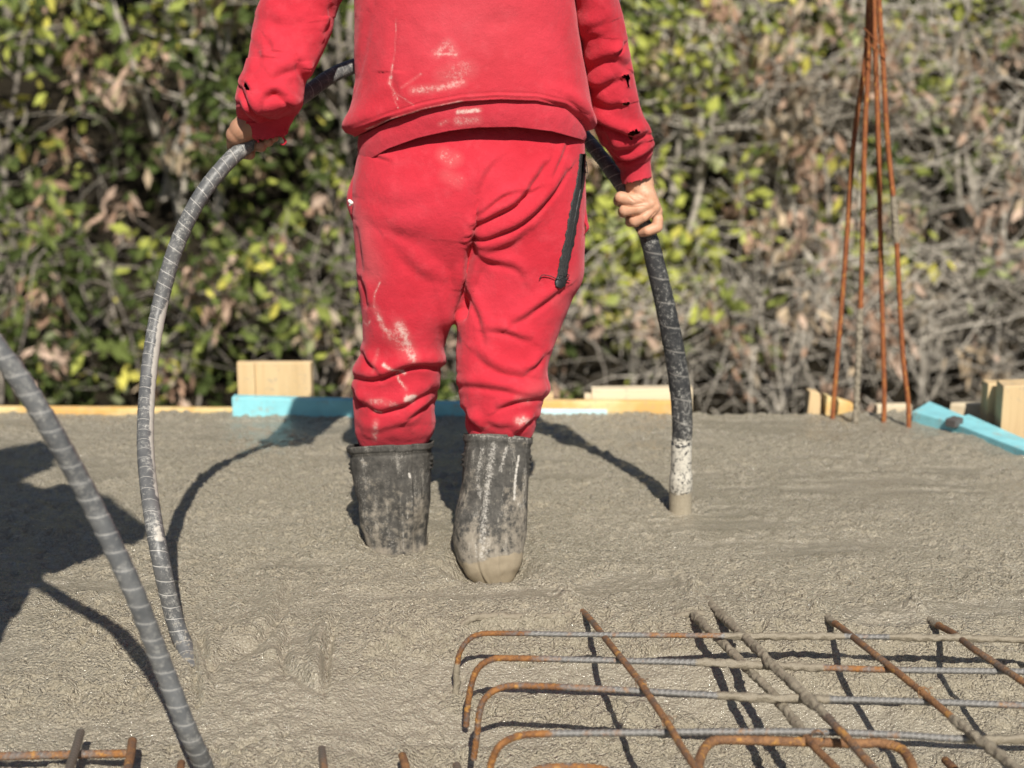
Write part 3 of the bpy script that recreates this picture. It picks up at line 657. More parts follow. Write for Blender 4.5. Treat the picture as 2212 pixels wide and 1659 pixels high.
def zs_(x, y, dz): p = Gs(x, y); return G(x, y, p[2] + dz)
rebar("rebar", [zs_(x, y, 0.022) for x, y in [(-120, 1640), (0, 1634), (155, 1630), (276, 1628)]], 0.0050, RB_STEEL, "short rust speckled bar across the bottom left corner", rust=0.22)
for pts, r, m, rs, lab in [
        ([(174, 1582), (163, 1620), (148, 1665), (130, 1720)], 0.0052, RB_RUST, -0.3, "dark bar stub crossing the bottom left bar, with white cement on its end"),
        ([(286, 1600), (282, 1630), (275, 1665), (266, 1720)], 0.0052, RB_RUST, 0.1, "brown bar stub at the right end of the bottom left bar"),
        ([(695, 1617), (698, 1640), (703, 1680), (708, 1720)], 0.0045, RB_RUST, -0.1, "grey bar stub alone at the bottom edge below the left boot"),
        ([(869, 1632), (874, 1648), (884, 1690), (890, 1720)], 0.0050, RB_RUST, 0.4, "yellow brown bar stub at the bottom edge left of the hooks"),
        ([(986, 1653), (990, 1668), (996, 1700), (1000, 1720)], 0.0050, RB_RUST, -0.1, "tiny bar tip at the bottom edge under the hanging hook legs"),
        ([(392, 1648), (388, 1668), (380, 1700), (375, 1720)], 0.0045, RB_RUST, 0.3, "rusty bar tip in the shadow at the foot of the near hose"),
        ([(2042, 1642), (2052, 1652), (2075, 1675), (2100, 1700)], 0.0050, RB_RUST, 0.5, "orange bar tip at the bottom edge right of the stirrup")]:
    P = [zs_(x, y, d) for (x, y), d in zip(pts, (0.028, 0.033, 0.036, 0.036))]
    rebar("rebar", P, r, m, lab, rust=rs)
def tie(x, y, z, r, label):
    c = G(x, y, z); mb = MB()
    a = np.linspace(0, 2 * pi * 1.6, 60)
    mb.tube(np.stack([c[0] + r * np.cos(a), c[1] + 0.5 * r * np.sin(a) + 0.0006 * a, c[2] + 0.9 * r * np.sin(a)], -1), 0.0006, 6)
    for sx in (-1, 1):
        t = np.linspace(0, 1, 12)
        mb.tube(np.stack([c[0] + sx * 0.004 + sx * 0.006 * t, c[1] - 0.003 * t, c[2] + r * 0.8 + 0.012 * t - 0.008 * t * t], -1), 0.0006, 6)
    return link("tie_wire", mb.mesh("tie_wire", [RB_RUST]), None, label, "tie wire", "wire ties on the mat")
for q in [(1997, 1500, ZL, 0.0075, "copper coloured wire tie on the diagonal bar right of the caked bar"), (1385, 1480, ZL, 0.0072, "rusty wire tie where the leftmost diagonal bar crosses the third hook"),
          (1768, 1596, 0.038, 0.0085, "pale twisted wire tie holding the stirrup to the nearest hooked bar"), (1443, 1562, ZL, 0.0070, "wire tie low on the leftmost diagonal bar above the nearest hook")]: tie(*q)
# upright starter bars at the far edge, gathered at the top
def rod(pts, Y, label, coats, rust=0.3):
    top = pts[0]; base = pts[-1]; ext = [(top[0] + (top[0] - pts[1][0]) * 0.6, top[1] - 260)]
    P = [V(x, y, Y) for x, y in ext + pts]; b = P[-1].copy(); b[2] = -0.12; P.append(b)
    return rebar("upright_rod", P, 0.0056, RB_ROD, label, coats=coats, group="upright rods gathered at the top", amp=0.06, rust=rust, cat="steel rod")
rod([(1876, 0), (1868, 140), (1845, 300), (1826, 560), (1810, 760), (1800, 880)], 3.57, "leftmost rusty upright rod, leaning inwards to the others above", [])
rod([(1882, 0), (1876, 140), (1868, 300), (1862, 560), (1855, 760), (1849, 885)], 3.50, "upright rod with its lower part coated pale grey, second from the left", [(0.72, 0.97)])
rod([(1888, 0), (1892, 140), (1897, 300), (1903, 560), (1908, 760), (1910, 882)], 3.52, "orange rusty upright rod, third from the left and almost vertical", [], 0.6)
rod([(1899, 0), (1908, 140), (1917, 300), (1934, 480), (1950, 760), (1963, 893)], 3.45, "rightmost rusty upright rod with a pale patch midway", [(0.52, 0.58)])
mbt = MB()
for (x0, y0), (x1, y1) in [((1866, 60), (1915, 110)), ((1868, 84), (1912, 128)), ((1872, 108), (1908, 75))]:
    a = V(x0, y0, 3.46); b = V(x1, y1, 3.44); mbt.tube(np.linspace(a, b, 8), 0.0012, 6)
    mbt.tube(np.linspace(b, V(x1, y1 - 10, 3.56), 8), 0.0012, 6); mbt.tube(np.linspace(V(x1, y1 - 10, 3.56), V(x0, y0 + 4, 3.56), 8), 0.0012, 6); mbt.tube(np.linspace(V(x0, y0 + 4, 3.56), a, 8), 0.0012, 6)
link("tie_wire", mbt.mesh("tie_wire", [RB_ROD]), None, "wire lashing that gathers the four upright rods near the top", "tie wire")

# ------------------------------------------------------------------ hoses
def hose_mesh(name, C, r, mat, pitch, step, coat=None, white=None, sides=26):
    s_tot = np.concatenate([[0], np.cumsum(np.linalg.norm(np.diff(C, axis=0), axis=1))])
    def prof(S, A):
        f = (S / pitch + A / (2 * pi)) % 1.0
        return 1 + step * (f - 0.5) + 0.012 * perlin(np.stack([S / 0.02, np.cos(A), np.sin(A)], -1))
    v, q, t, ss, aa = tube(C, r, sides, prof)
    me = mesh_np(name, v, q, [mat], True, t)
    uvl = me.uv_layers.new(name="UVMap"); li = np.zeros(len(me.loops), np.int32); me.loops.foreach_get("vertex_index", li)
    nq = len(q) * 4; u = (aa / (2 * pi))[li]; vv = ss[li]
    uq = u[:nq].reshape(-1, 4); uq = np.where((uq.max(1, keepdims=True) - uq > 0.5), uq + 1.0, uq); u[:nq] = uq.ravel()
    uvl.data.foreach_set("uv", np.stack([u, vv], -1).astype(np.float32).ravel())
    n_ = len(C); cen = np.vstack([np.repeat(C, sides, 0), C[:1], C[-1:]]); rad = (v - cen) / (np.linalg.norm(v - cen, axis=1)[:, None] + 1e-9)
    py = proj(v)[:, 1]
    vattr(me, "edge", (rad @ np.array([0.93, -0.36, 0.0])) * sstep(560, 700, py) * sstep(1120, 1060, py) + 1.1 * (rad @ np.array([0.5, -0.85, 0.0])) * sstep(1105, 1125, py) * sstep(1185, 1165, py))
    vattr(me, "coat", coat(ss) if coat else np.zeros(len(v))); vattr(me, "white", white(ss) if white else np.zeros(len(v)))
    return me
# hose in the foreground, rising to the left towards the other worker
near = [(462, 1720, 1.690), (438, 1650, 1.650), (402, 1570, 1.615), (350, 1435, 1.605), (282, 1262, 1.580), (198, 1087, 1.565), (120, 945, 1.535), (40, 815, 1.515), (-60, 690, 1.500), (-190, 560, 1.51), (-330, 440, 1.55), (-480, 350, 1.62), (-640, 300, 1.70)]
C, _ = catmull([V(*q) for q in near], 420)
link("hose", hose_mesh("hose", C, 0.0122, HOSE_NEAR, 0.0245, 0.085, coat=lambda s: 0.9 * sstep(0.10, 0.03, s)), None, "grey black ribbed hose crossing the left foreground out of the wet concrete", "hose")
# vibrator hose held in both hands: out of the concrete on the left, past the belly, down to the poker on the right
YL, YR = 2.49, 2.66
vib = [(376, 1335, 2.06), (345, 1200, 2.065), (322, 1060, 2.14), (314, 940, 2.24), (322, 800, 2.33), (344, 665, 2.385), (380, 535, 2.41),
       (430, 430, 2.43), (490, 352, 2.465), (540, 308, YL), (600, 250, 2.53), (665, 200, 2.57), (740, 152, 2.64), (860, 120, 2.74), (1000, 122, 2.77), (1140, 190, 2.76), (1235, 268, 2.74), (1290, 328, 2.71), (1350, 412, YR + 0.01), (1372, 460, YR)]
pts = [Gs(x, y) + [0, 0, dz] for x, y, dz in ((440, 1490, -0.060), (420, 1448, -0.024), (402, 1405, -0.001))]
C, si = catmull(pts + [V(*q) for q in vib], 1300)
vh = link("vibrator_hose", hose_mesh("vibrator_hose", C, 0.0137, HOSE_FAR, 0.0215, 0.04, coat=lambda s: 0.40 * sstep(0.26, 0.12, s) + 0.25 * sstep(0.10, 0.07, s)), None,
          "long black taped vibrator hose held in both hands of the worker in red", "hose")
pk = [(1366, 440, YR), (1382, 475, YR), (1400, 510, 2.662), (1418, 580, 2.668), (1437, 660, 2.68), (1457, 760, 2.69), (1470, 850, 2.70), (1474, 920, 2.705), (1472, 965, 2.71)]
C, si = catmull([V(*q) for q in pk], 300)
rr = np.interp(si / si[-1], [0, 0.1, 0.35, 0.75, 1], [0.0165, 0.0168, 0.0190, 0.0208, 0.0198])
LS_ = si[-1]
link("sleeve", hose_mesh("sleeve", C, rr, HOSE_TAPE, 0.05, 0.03, white=lambda s: 0.62 * sstep(0.90 * LS_, 0.985 * LS_, s)), vh)
pk2 = [(1472, 955, 2.708), (1472, 990, 2.713), (1471, 1020, 2.718), (1471, 1032, 2.72), (1470, 1060, 2.728), (1470, 1100, 2.735), (1470, 1140, 2.74)]
C, si = catmull([V(*q) for q in pk2], 160); t_ = si / si[-1]
rr = np.interp(t_, [0, 0.30, 0.36, 0.42, 1], [0.0206, 0.0205, 0.0220, 0.0232, 0.0226])
L_ = si[-1]
link("poker_head", hose_mesh("poker_head", C, rr, HOSE_TAPE, 0.4, 0.0, coat=lambda s: 1.0 * sstep(0.44 * L_, 0.64 * L_, s), white=lambda s: np.clip(0.66 * sstep(-0.05 * L_, 0.04 * L_, s) * sstep(0.66 * L_, 0.5 * L_, s), 0, 1)), vh)

# ------------------------------------------------------------------ the worker in red
PY = 2.53
man = bpy.data.objects.new("person", None)   # replaced below by the body mesh
bpy.data.objects.remove(man)
def zr(zx, zy, dy, r):  # right-hand detail drawing
    return (*V(1244.3 + zx * 0.1667, 276.5 + zy * 0.1667, YR + dy), r)
def zl(zx, zy, dy, r):  # left-hand detail drawing
    return (*V(466.6 + zx * 0.1406, 207.4 + zy * 0.1406, YL + dy), r)
def vx(x, y, Y, r): return (*V(x, y, Y), r)
def build_body():
    b = MB()
    # trunk, neck, head
    b.chain([vx(1012, 420, PY, 0.085), vx(1012, 250, PY, 0.085), vx(1010, 60, PY - 0.0, 0.085), vx(1006, -150, PY + 0.01, 0.095), vx(1002, -290, PY + 0.02, 0.085), vx(1000, -390, PY + 0.03, 0.056), vx(998, -480, PY + 0.055, 0.052)])
    for s in (-1, 1):
        b.chain([vx(1012 + s * 60, 250, PY, 0.07), vx(1008 + s * 70, 0, PY, 0.07), vx(1004 + s * 80, -200, PY + 0.01, 0.075), vx(1002 + s * 150, -300, PY + 0.02, 0.055)])
    hx, hy, hY = 998, -610, PY + 0.085
    b.chain([vx(hx, hy - 20, hY - 0.025, 0.082), vx(hx, hy - 25, hY + 0.015, 0.080)])
    b.chain([vx(hx, hy + 20, hY + 0.02, 0.068), vx(hx, hy + 95, hY + 0.045, 0.045), vx(hx, hy + 118, hY + 0.066, 0.022)])
    b.chain([vx(hx, hy + 2, hY + 0.092, 0.008), vx(hx, hy + 40, hY + 0.108, 0.013), vx(hx, hy + 46, hY + 0.09, 0.014)])
    b.chain([vx(hx - 20, hy + 78, hY + 0.085, 0.007), vx(hx, hy + 76, hY + 0.094, 0.008), vx(hx + 20, hy + 78, hY + 0.085, 0.007)])
    for s in (-1, 1):
        b.chain([vx(hx + s * 98, hy + 0, hY + 0.0, 0.010), vx(hx + s * 104, hy + 25, hY - 0.004, 0.014), vx(hx + s * 96, hy + 52, hY + 0.004, 0.009)])
        b.chain([vx(hx + s * 14, hy - 16, hY + 0.088, 0.008), vx(hx + s * 52, hy - 18, hY + 0.074, 0.009)])
        b.chain([vx(hx + s * 50, hy + 45, hY + 0.058, 0.022), vx(hx + s * 62, hy + 10, hY + 0.05, 0.022)])
    # arms
    b.chain([vx(800, -290, PY + 0.01, 0.052), vx(725, -150, PY, 0.042), vx(650, -5, PY - 0.02, 0.036), vx(604, 120, PY - 0.06, 0.033), vx(572, 215, YL - 0.0, 0.025)])
    b.chain([vx(1200, -290, PY + 0.01, 0.052), vx(1250, -150, PY, 0.042), vx(1285, 0, PY + 0.005, 0.034), vx(1312, 150, PY + 0.04, 0.030), vx(1352, 290, YR - 0.02, 0.024)])
    # legs down into the boots
    b.chain([vx(900, 420, PY, 0.07), vx(880, 600, PY, 0.07), vx(865, 790, PY + 0.01, 0.052), vx(852, 900, PY + .05, 0.046), vx(855, 1050, PY + .06, 0.045), vx(862, 1230, PY + 0.065, 0.036), vx(866, 1290, PY + 0.15, 0.034)])
    b.chain([vx(1125, 420, PY, 0.07), vx(1115, 600, PY - 0.01, 0.07), vx(1090, 790, 2.51, 0.052), vx(1080, 900, 2.50, 0.040), vx(1070, 1050, 2.475, 0.042), vx(1066, 1180, 2.46, 0.032), vx(1072, 1310, 2.55, 0.032)])
    body = voxel(b.mesh("body", []), 0.005, 4)
    # hands at a finer grain: palm, four curled fingers and a thumb each
    h = MB()
    h.chain([zr(770, 330, -0.010, 0.022), zr(815, 600, -0.006, 0.0245), zr(838, 745, -0.008, 0.0255)])
    h.chain([zr(800, 690, -0.004, 0.024), zr(790, 850, -0.006, 0.021)])
    for e in ((900, 925, -0.026), (955, 975, -0.027), (1000, 1030, -0.024), (1032, 1085, -0.016)):
        h.chain([zr(850, 760, -0.010, 0.022), zr((850 + e[0]) / 2, (760 + e[1]) / 2, e[2] * 0.8, 0.018), zr(*e, 0.0135)])
    h.chain([zr(900, 925, -0.026, 0.0135), zr(740, 935, -0.030, 0.0118), zr(585, 905, -0.022, 0.0125), zr(548, 945, 0.008, 0.0102), zr(640, 990, 0.024, 0.0085)])
    h.chain([zr(955, 985, -0.027, 0.0130), zr(800, 1045, -0.031, 0.0115), zr(640, 1070, -0.024, 0.0125), zr(610, 1095, 0.008, 0.0102), zr(700, 1115, 0.024, 0.0085)])
    h.chain([zr(1000, 1045, -0.024, 0.0125), zr(880, 1150, -0.030, 0.0112), zr(765, 1205, -0.024, 0.0120), zr(715, 1205, 0.006, 0.0098), zr(790, 1215, 0.023, 0.0082)])
    h.chain([zr(1032, 1090, -0.014, 0.0115), zr(1062, 1190, -0.020, 0.0102), zr(1050, 1285, -0.022, 0.0110), zr(930, 1335, -0.024, 0.0098), zr(855, 1350, -0.012, 0.0092), zr(850, 1340, 0.006, 0.008)])
    h.chain([zr(800, 800, 0.004, 0.018), zr(740, 930, 0.030, 0.0130), zr(720, 1090, 0.034, 0.0118), zr(700, 1220, 0.024, 0.0098)])
    # left hand: the hose runs under the palm, fingertips come round below it
    h.chain([zl(760, 60, 0.0, 0.030), zl(640, 260, -0.006, 0.0275), zl(520, 440, -0.010, 0.026)])
    h.chain([zl(520, 440, -0.010, 0.026), zl(400, 520, -0.014, 0.0225), zl(310, 600, -0.012, 0.018)])
    for a, m, t, r in (((290, 640, -0.006), (262, 770, 0.018), (520, 900, 0.006), 0.0100), ((400, 520, -0.006), (470, 640, 0.026), (690, 775, -0.010), 0.0108),
                       ((500, 450, -0.004), (580, 580, 0.028), (800, 700, -0.006), 0.0102), ((600, 390, -0.002), (700, 520, 0.028), (890, 640, -0.002), 0.0090)):
        mid2 = ((m[0] + t[0]) / 2 + 10, (m[1] + t[1]) / 2 + 40, 0.024)
        h.chain([zl(*a, 0.0135), zl(*m, r * 1.12), zl(*mid2, r * 1.05), zl(*t, r * 0.95)])
    h.chain([zl(330, 560, -0.014, 0.0150), zl(262, 640, -0.012, 0.0115), zl(248, 735, -0.002, 0.0098), zl(268, 790, 0.008, 0.0085)])
    hand = voxel(h.mesh("hand", []), 0.0014, 3)
    bv, hv = get_co(body), get_co(hand)
    # creases over the knuckles
    uv = proj(hv); z = lambda l: [(1244.3 + a * 0.1667, 276.5 + b * 0.1667) for a, b in l]
    cr = folds(uv, [(z([(660, 830), (700, 900), (760, 950)]), 0, 2.2, 3, 1.3), (z([(560, 985), (700, 1022), (880, 1012)]), 0, 2.5, 3, 1.4), (z([(640, 1150), (760, 1150), (900, 1100)]), 0, 2.5, 3, 1.4),
                    (z([(820, 1265), (930, 1200), (1030, 1090)]), 0, 2.6, 3, 1.4), (z([(700, 880), (800, 905), (880, 950)]), 0, 1.2, 3, 1.2)])
    hv = hv + get_no(hand) * cr[:, None]
    polys = []
    for me, off in ((body, 0), (hand, len(bv))):
        li = np.zeros(len(me.loops), np.int32); me.loops.foreach_get("vertex_index", li)
        tot = np.zeros(len(me.polygons), np.int32); me.polygons.foreach_get("loop_total", tot)
        st = np.zeros(len(me.polygons), np.int32); me.polygons.foreach_get("loop_start", st)
        q = np.stack([li[st[tot == 4] + k] for k in range(4)], 1) + off; polys.append(q)
    me = mesh_np("person", np.vstack([bv, hv]), np.vstack(polys), [SKIN])
    vattr(me, 'tan', 0.75 * (np.vstack([bv, hv])[:, 0] < -0.3))  # left hand and forearm set darker than the rest
    return me
man = link("person", build_body(), None, "worker in a torn red tracksuit and rubber boots, seen from behind, holding a vibrator hose", "person")
def near_side(N): return sstep(-0.05, -0.45, N[:, 1])

SMEAR = 1.7
def stain_field(uv, strokes):
    s = np.zeros(len(uv))
    for pts, wd, a in strokes:
        d, t = polydist(uv, pts); wd = wd * SMEAR; s = np.maximum(s, a * np.exp(-(d / wd) ** 2))
    return s
T3 = lambda l: [(674 + x * 0.3125, 259.2 + y * 0.3125) for x, y in l]
T4 = lambda l: [(674 + x * 0.3385, 734.5 + y * 0.3385) for x, y in l]
S1 = lambda l: [(432 + x * 0.25, y * 0.25) for x, y in l]
S2 = lambda l: [(985.5 + x * 0.25, y * 0.25) for x, y in l]
def build_trousers():
    b = MB()
    Lr = [(380, 778, 1008, .100), (450, 764, 1008, .105), (540, 770, 1018, .108), (600, 774, 1016, .105), (640, 780, 1008, .102), (670, 783, 998, .100), (690, 785, 984, .098), (705, 785, 973, .097), (740, 785, 962, .092), (770, 776, 957, .090), (800, 768, 953, .090), (830, 764, 946, .088),
          (860, 765, 940, .082), (890, 766, 936, .078), (918, 766, 938, .070), (940, 770, 930, .056), (962, 780, 918, .046), (990, 790, 908, .040)]
    closed(loft_pairs([(xl, y, xr, y, PY + 0.024 * sstep(640, 940, y), d, d) for y, xl, xr, d in Lr], 140, 90, 2.7), b)
    Rr = [(380, 1022, 1256, .100), (450, 1022, 1262, .105), (540, 1010, 1262, .108), (600, 1000, 1259, .105), (640, 990, 1238, .101), (670, 985, 1226, .098), (690, 986, 1217, .096), (720, 988, 1206, .093), (760, 987, 1191, .090), (800, 989, 1183, .088), (830, 991, 1184, .086),
          (860, 998, 1174, .080), (890, 1004, 1166, .074), (912, 1003, 1159, .062), (938, 1011, 1147, .050), (965, 1025, 1128, .040)]
    closed(loft_pairs([(xl, y, xr, y, PY - 0.048 * sstep(560, 950, y), d, d) for y, xl, xr, d in Rr], 140, 90, 2.7), b)
    Pr = [(235, 790, 1258, .092, .10), (290, 780, 1262, .104, .10), (340, 772, 1264, .118, .10), (400, 763, 1265, .126, .10), (450, 762, 1266, .126, .10), (510, 770, 1264, .116, .10), (560, 776, 1260, .098, .09), (600, 800, 1240, .070, .06)]
    closed(loft_pairs([(xl, y, xr, y, PY, bk, fr) for y, xl, xr, bk, fr in Pr], 110, 120, 2.5), b)
    Cr = [(520, 930, 1100, .108), (580, 945, 1075, .100), (630, 958, 1045, .085), (670, 968, 1018, .062), (690, 974, 998, .030)]
    closed(loft_pairs([(xl, y, xr, y, PY, d, d) for y, xl, xr, d in Cr], 70, 60, 2.2), b)
    me = voxel(b.mesh("trousers", []), 0.0030, 10)
    v = get_co(me); N = get_no(me); uv = proj(v); m = near_side(N)
    e = np.zeros(len(me.edges) * 2, np.int32); me.edges.foreach_get("vertices", e); e = e.reshape(-1, 2)
    # seat: two rounded halves and the seam between them
    h = 0.006 * np.exp(-((uv[:, 0] - 905) / 85) ** 2 - ((uv[:, 1] - 455) / 95) ** 2) + 0.005 * np.exp(-((uv[:, 0] - 1135) / 85) ** 2 - ((uv[:, 1] - 450) / 90) ** 2)
    dc, tc = polydist(uv, [(1030, 300), (1030, 380), (1032, 440), (1026, 500), (1016, 560), (1006, 620), (995, 680)])
    h -= 0.026 * np.exp(-(dc / 8.5) ** 2) * sstep(0.30, 0.75, tc) + 0.004 * np.exp(-(dc / 9) ** 2) * sstep(0.2, 0.5, tc)
    v = v + N * (h * m)[:, None]; set_co(me, v); N = get_no(me)
    big = [(T3([(1110, 765), (1200, 705), (1300, 652), (1400, 600), (1450, 550), (1500, 480), (1560, 400), (1610, 320)]), 8.0, 6.5, 13, 5.5),
           (T3([(1125, 690), (1200, 632), (1290, 562), (1360, 522), (1440, 500)]), 5.5, 4.5, 10, 4.5),
           (T3([(1105, 835), (1200, 828), (1300, 792), (1420, 738), (1530, 660), (1630, 560), (1700, 470), (1770, 360)]), 8.0, 6.5, 15, 5.5),
           (T3([(1450, 540), (1520, 500), (1585, 468)]), 3.5, 3, 8, 4),
           (T3([(1655, 410), (1700, 320), (1740, 240), (1770, 160)]), 3.5, 3.0, 9, 4),
           (T3([(1165, 520), (1190, 430), (1230, 350), (1290, 280)]), 4, 3, 14, 7),
           (T3([(1110, 910), (1160, 960), (1260, 1000), (1400, 1035), (1450, 1090)]), 4.5, 3.5, 15, 8),
           (T3([(1380, 1425), (1480, 1372), (1560, 1312), (1650, 1242), (1750, 1165)]), 6, 4.5, 14, 7),
           (T3([(1220, 1465), (1330, 1480), (1420, 1512), (1510, 1540)]), 5, 4, 14, 7),
           (T3([(540, 860), (650, 1000), (760, 1090), (920, 1150)]), 3.5, 2.5, 26, 14),
           (T3([(350, 700), (480, 760), (620, 800), (800, 820)]), 3, 2, 30, 16),
           (T3([(420, 560), (560, 600), (700, 590), (860, 540)]), 2.5, 1.5, 30, 16),
           (T3([(1130, 900), (1250, 910), (1390, 860), (1500, 770)]), 4.5, 3.5, 16, 9),
           (T3([(1060, 1180), (1110, 1290), (1160, 1420), (1190, 1560)]), 4, 3.5, 14, 7),
           (T3([(400, 240), (470, 268), (540, 290)]), 2.5, 2.5, 7, 3),
           (T3([(850, 1200), (880, 1380), (900, 1600)]), 3, 2.5, 16, 9),
           (T3([(310, 760), (325, 900), (340, 1040)]), 2.5, 3.5, 12, 6),
           (T3([(330, 1100), (360, 1180), (370, 1290)]), 3.5, 4.5, 10, 5),
           (T4([(270, 240), (330, 256), (400, 260), (500, 228), (600, 184), (700, 166), (840, 185)]), 13, 9, 17, 6.5),
           (T4([(330, 395), (380, 445), (440, 464), (530, 440), (640, 395), (760, 330)]), 9, 6, 15, 6),
           (T4([(620, 505), (690, 452), (780, 395)]), 7, 5, 12, 5.5),
           (T4([(270, 330), (300, 395), (330, 425)]), 6, 8, 10, 6),
           (T4([(320, 90), (360, 155), (420, 195)]), 7, 8, 12, 6),
           (T4([(290, 560), (420, 590), (560, 560), (700, 540)]), 4, 2, 16, 9),
           (T4([(1040, 90), (1120, 170), (1240, 230), (1380, 240)]), 7, 5, 18, 9),
           (T4([(930, 300), (1050, 306), (1200, 326), (1350, 356), (1490, 338)]), 8, 5.5, 16, 7),
           (T4([(1190, 448), (1300, 404), (1400, 388), (1480, 372)]), 9, 7, 13, 6),
           (T4([(1300, 600), (1370, 540), (1430, 508)]), 7, 6, 11, 5.5),
           (T4([(975, 450), (1005, 520), (1070, 580)]), 8, 9, 13, 6),
           (T4([(1380, 210), (1440, 165), (1490, 100)]), 7, 6, 12, 6),
           (T4([(1090, 520), (1180, 560), (1280, 560)]), 4, 2.5, 14, 7)]
    h = np.where(uv[:, 1] > 730, 1.05, 1.35) * folds(uv, big)
    h += folds(uv, [([(1030, 280), (1029, 340), (1030, 400), (1030, 445)], 0.4, 1.6, 4, 1.8)])
    q = v * [1, 1, 1]
    n1 = perlin(q / 0.055 + 5); n2 = perlin(q / 0.022 + 9)
    lower = sstep(700, 840, uv[:, 1])
    h += (0.0015 + 0.0020 * lower) * n1 + (0.0006 + 0.0010 * lower) * n2
    mm = np.where(uv[:, 1] > 740, 1.0, 0.35 + 0.65 * m)
    v = v + N * (h * mm)[:, None]
    v = lap(v, e, 1, 0.2)
    set_co(me, v); me.materials.append(RED)
    st = stain_field(uv, [(T3([(450, 1330), (490, 1420), (540, 1490)]), 5, 0.55), (T3([(600, 1420), (650, 1520), (690, 1620)]), 9, 0.72), (T3([(560, 1480), (660, 1580)]), 14, 0.5),
                          (T3([(470, 1120), (435, 1200), (430, 1300)]), 1.6, 0.75), (T3([(430, 1290), (470, 1380)]), 5, 0.6), (T3([(350, 1390), (380, 1420), (400, 1390)]), 2, 0.7),
                          (T3([(910, 240), (960, 290), (990, 270)]), 11, 0.56), (T3([(930, 380), (1000, 420)]), 12, 0.42), (T4([(465, 150), (520, 180), (590, 215)]), 3, 0.85), (T4([(540, 220), (560, 265), (600, 310)]), 2.2, 0.8),
                          (T4([(605, 360), (645, 355), (635, 380)]), 4.5, 1.1), (T4([(380, 385), (450, 385), (540, 400)]), 5, 0.5), (T4([(400, 455), (440, 462)]), 2.5, 0.9), (T4([(410, 520), (405, 570), (402, 625)]), 5, 0.6),
                          (T4([(1310, 510), (1350, 500), (1370, 520)]), 6, 0.7), (T4([(1310, 370), (1380, 390)]), 6, 0.5), (T4([(1100, 560), (1130, 545)]), 3, 0.35), (T4([(420, 60), (400, 200)]), 3, 0.4)])
    vattr(me, "stain", st)
    vattr(me, "wear", stain_field(uv, [(T3([(320, 720), (360, 880), (420, 1050)]), 16, 0.55), (T4([(1400, 330), (1480, 290)]), 12, 0.4), (T3([(1830, 1050), (1700, 1250)]), 10, 0.25)]))
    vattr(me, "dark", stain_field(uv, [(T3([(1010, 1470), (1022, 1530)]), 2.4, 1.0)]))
    return link("trousers", me, man), me
tro, tro_me = build_trousers()
bpy.context.view_layer.update()
def bvh_of(me):
    v = get_co(me); me.calc_loop_triangles(); t = np.zeros(len(me.loop_triangles) * 3, np.int32); me.loop_triangles.foreach_get("vertices", t)
    return BVHTree.FromPolygons([Vector(p) for p in v], t.reshape(-1, 3).tolist())
tb_ = bvh_of(tro_me)
def on(bvh, x, y, lift=0.0015, default=PY - 0.1):
    r = ray(x, y); h = bvh.ray_cast(Vector(CAMP), Vector(r).normalized())
    if h[0] is None: return V(x, y, default), np.array([0, -1.0, 0])
    n = np.array(h[1]);
    if n @ r > 0: n = -n
    return np.array(h[0]) + n * lift, n
RJ = np.random.default_rng(12).normal(size=(240, 9)).cumsum(0); RJ = (RJ - np.array([np.convolve(RJ[:, c], np.ones(15) / 15, 'same') for c in range(9)]).T)
def strip(bvh, line, widths, lift, nu, nv, crown=0.0, thick=0.0025):
    """ribbon laid on a surface along a drawn line"""
    P, si = catmull(np.c_[np.asarray(line, float), np.zeros(len(line)), np.asarray(widths, float)], nu)
    d = np.gradient(P[:, :2], axis=0); d /= np.linalg.norm(d, axis=1)[:, None]; nrm = np.c_[-d[:, 1], d[:, 0]]
    top = np.zeros((nu, nv, 3)); bot = np.zeros((nu, nv, 3))
    for j in range(nv):
        t = (j / (nv - 1) - 0.5)
        for i in range(nu):
            q = P[i, :2] + nrm[i] * t * P[i, 3] * (1 + 0.06 * RJ[i % 240, min(j, 8)]); p, n = on(bvh, q[0], q[1], 0)
            n = np.array([0, -0.92, 0.39]) * 0.6 + n * 0.4; n /= np.linalg.norm(n)
            top[i, j] = p + n * (lift + crown * (1 - (2 * t) ** 2)); bot[i, j] = p - n * thick
    med = np.median(top[:, nv // 2, 1]); top[..., 1] = np.clip(top[..., 1], med - 0.08, med + 0.08)
    ring = np.concatenate([top, bot[:, ::-1]], 1)
    return ring
def mat_zip():
    k = NT("zip_tape"); co = k.coord(); n = k.noise(500, 3, 0.7, co); g = k.noise(70, 3, 0.6, co)
    base = k.mix(k.ramp(n, [(0.45, 0), (0.7, 1)]), (0.012, 0.012, 0.013), (0.055, 0.054, 0.054))
    return k.set(Base_Color=base, Roughness=0.7, Normal=k.bump(n, 0.5, 0.001))
ZIP = mat_zip()
def ring_mesh(ring, name, mats):
    mb = MB(); closed(ring, mb); return mb.mesh(name, mats)
zl_ = T3([(1872, 236), (1858, 400), (1815, 620), (1785, 800), (1752, 950), (1712, 1130)])
zp = link("zip", ring_mesh(strip(tb_, zl_, [14, 17, 20, 21, 21, 21], 0.0018, 120, 7, 0.0006), "zip", [ZIP]), tro)
link("teeth", ring_mesh(strip(tb_, T3([(1880, 236), (1868, 400), (1826, 620), (1796, 800), (1768, 950), (1735, 1080)]), [2.6] * 6, 0.0034, 120, 4, 0.0006), "teeth", [mat_plain("zip_teeth", (0.03, 0.03, 0.032), 0.35)]), zp)
link("zip_end", ring_mesh(strip(tb_, T3([(1735, 1085), (1715, 1125), (1700, 1160)]), [20, 23, 12], 0.0035, 24, 7, 0.001), "zip_end", [mat_plain("zip_leather", (0.018, 0.018, 0.02), 0.45)]), zp)
mbz = MB()
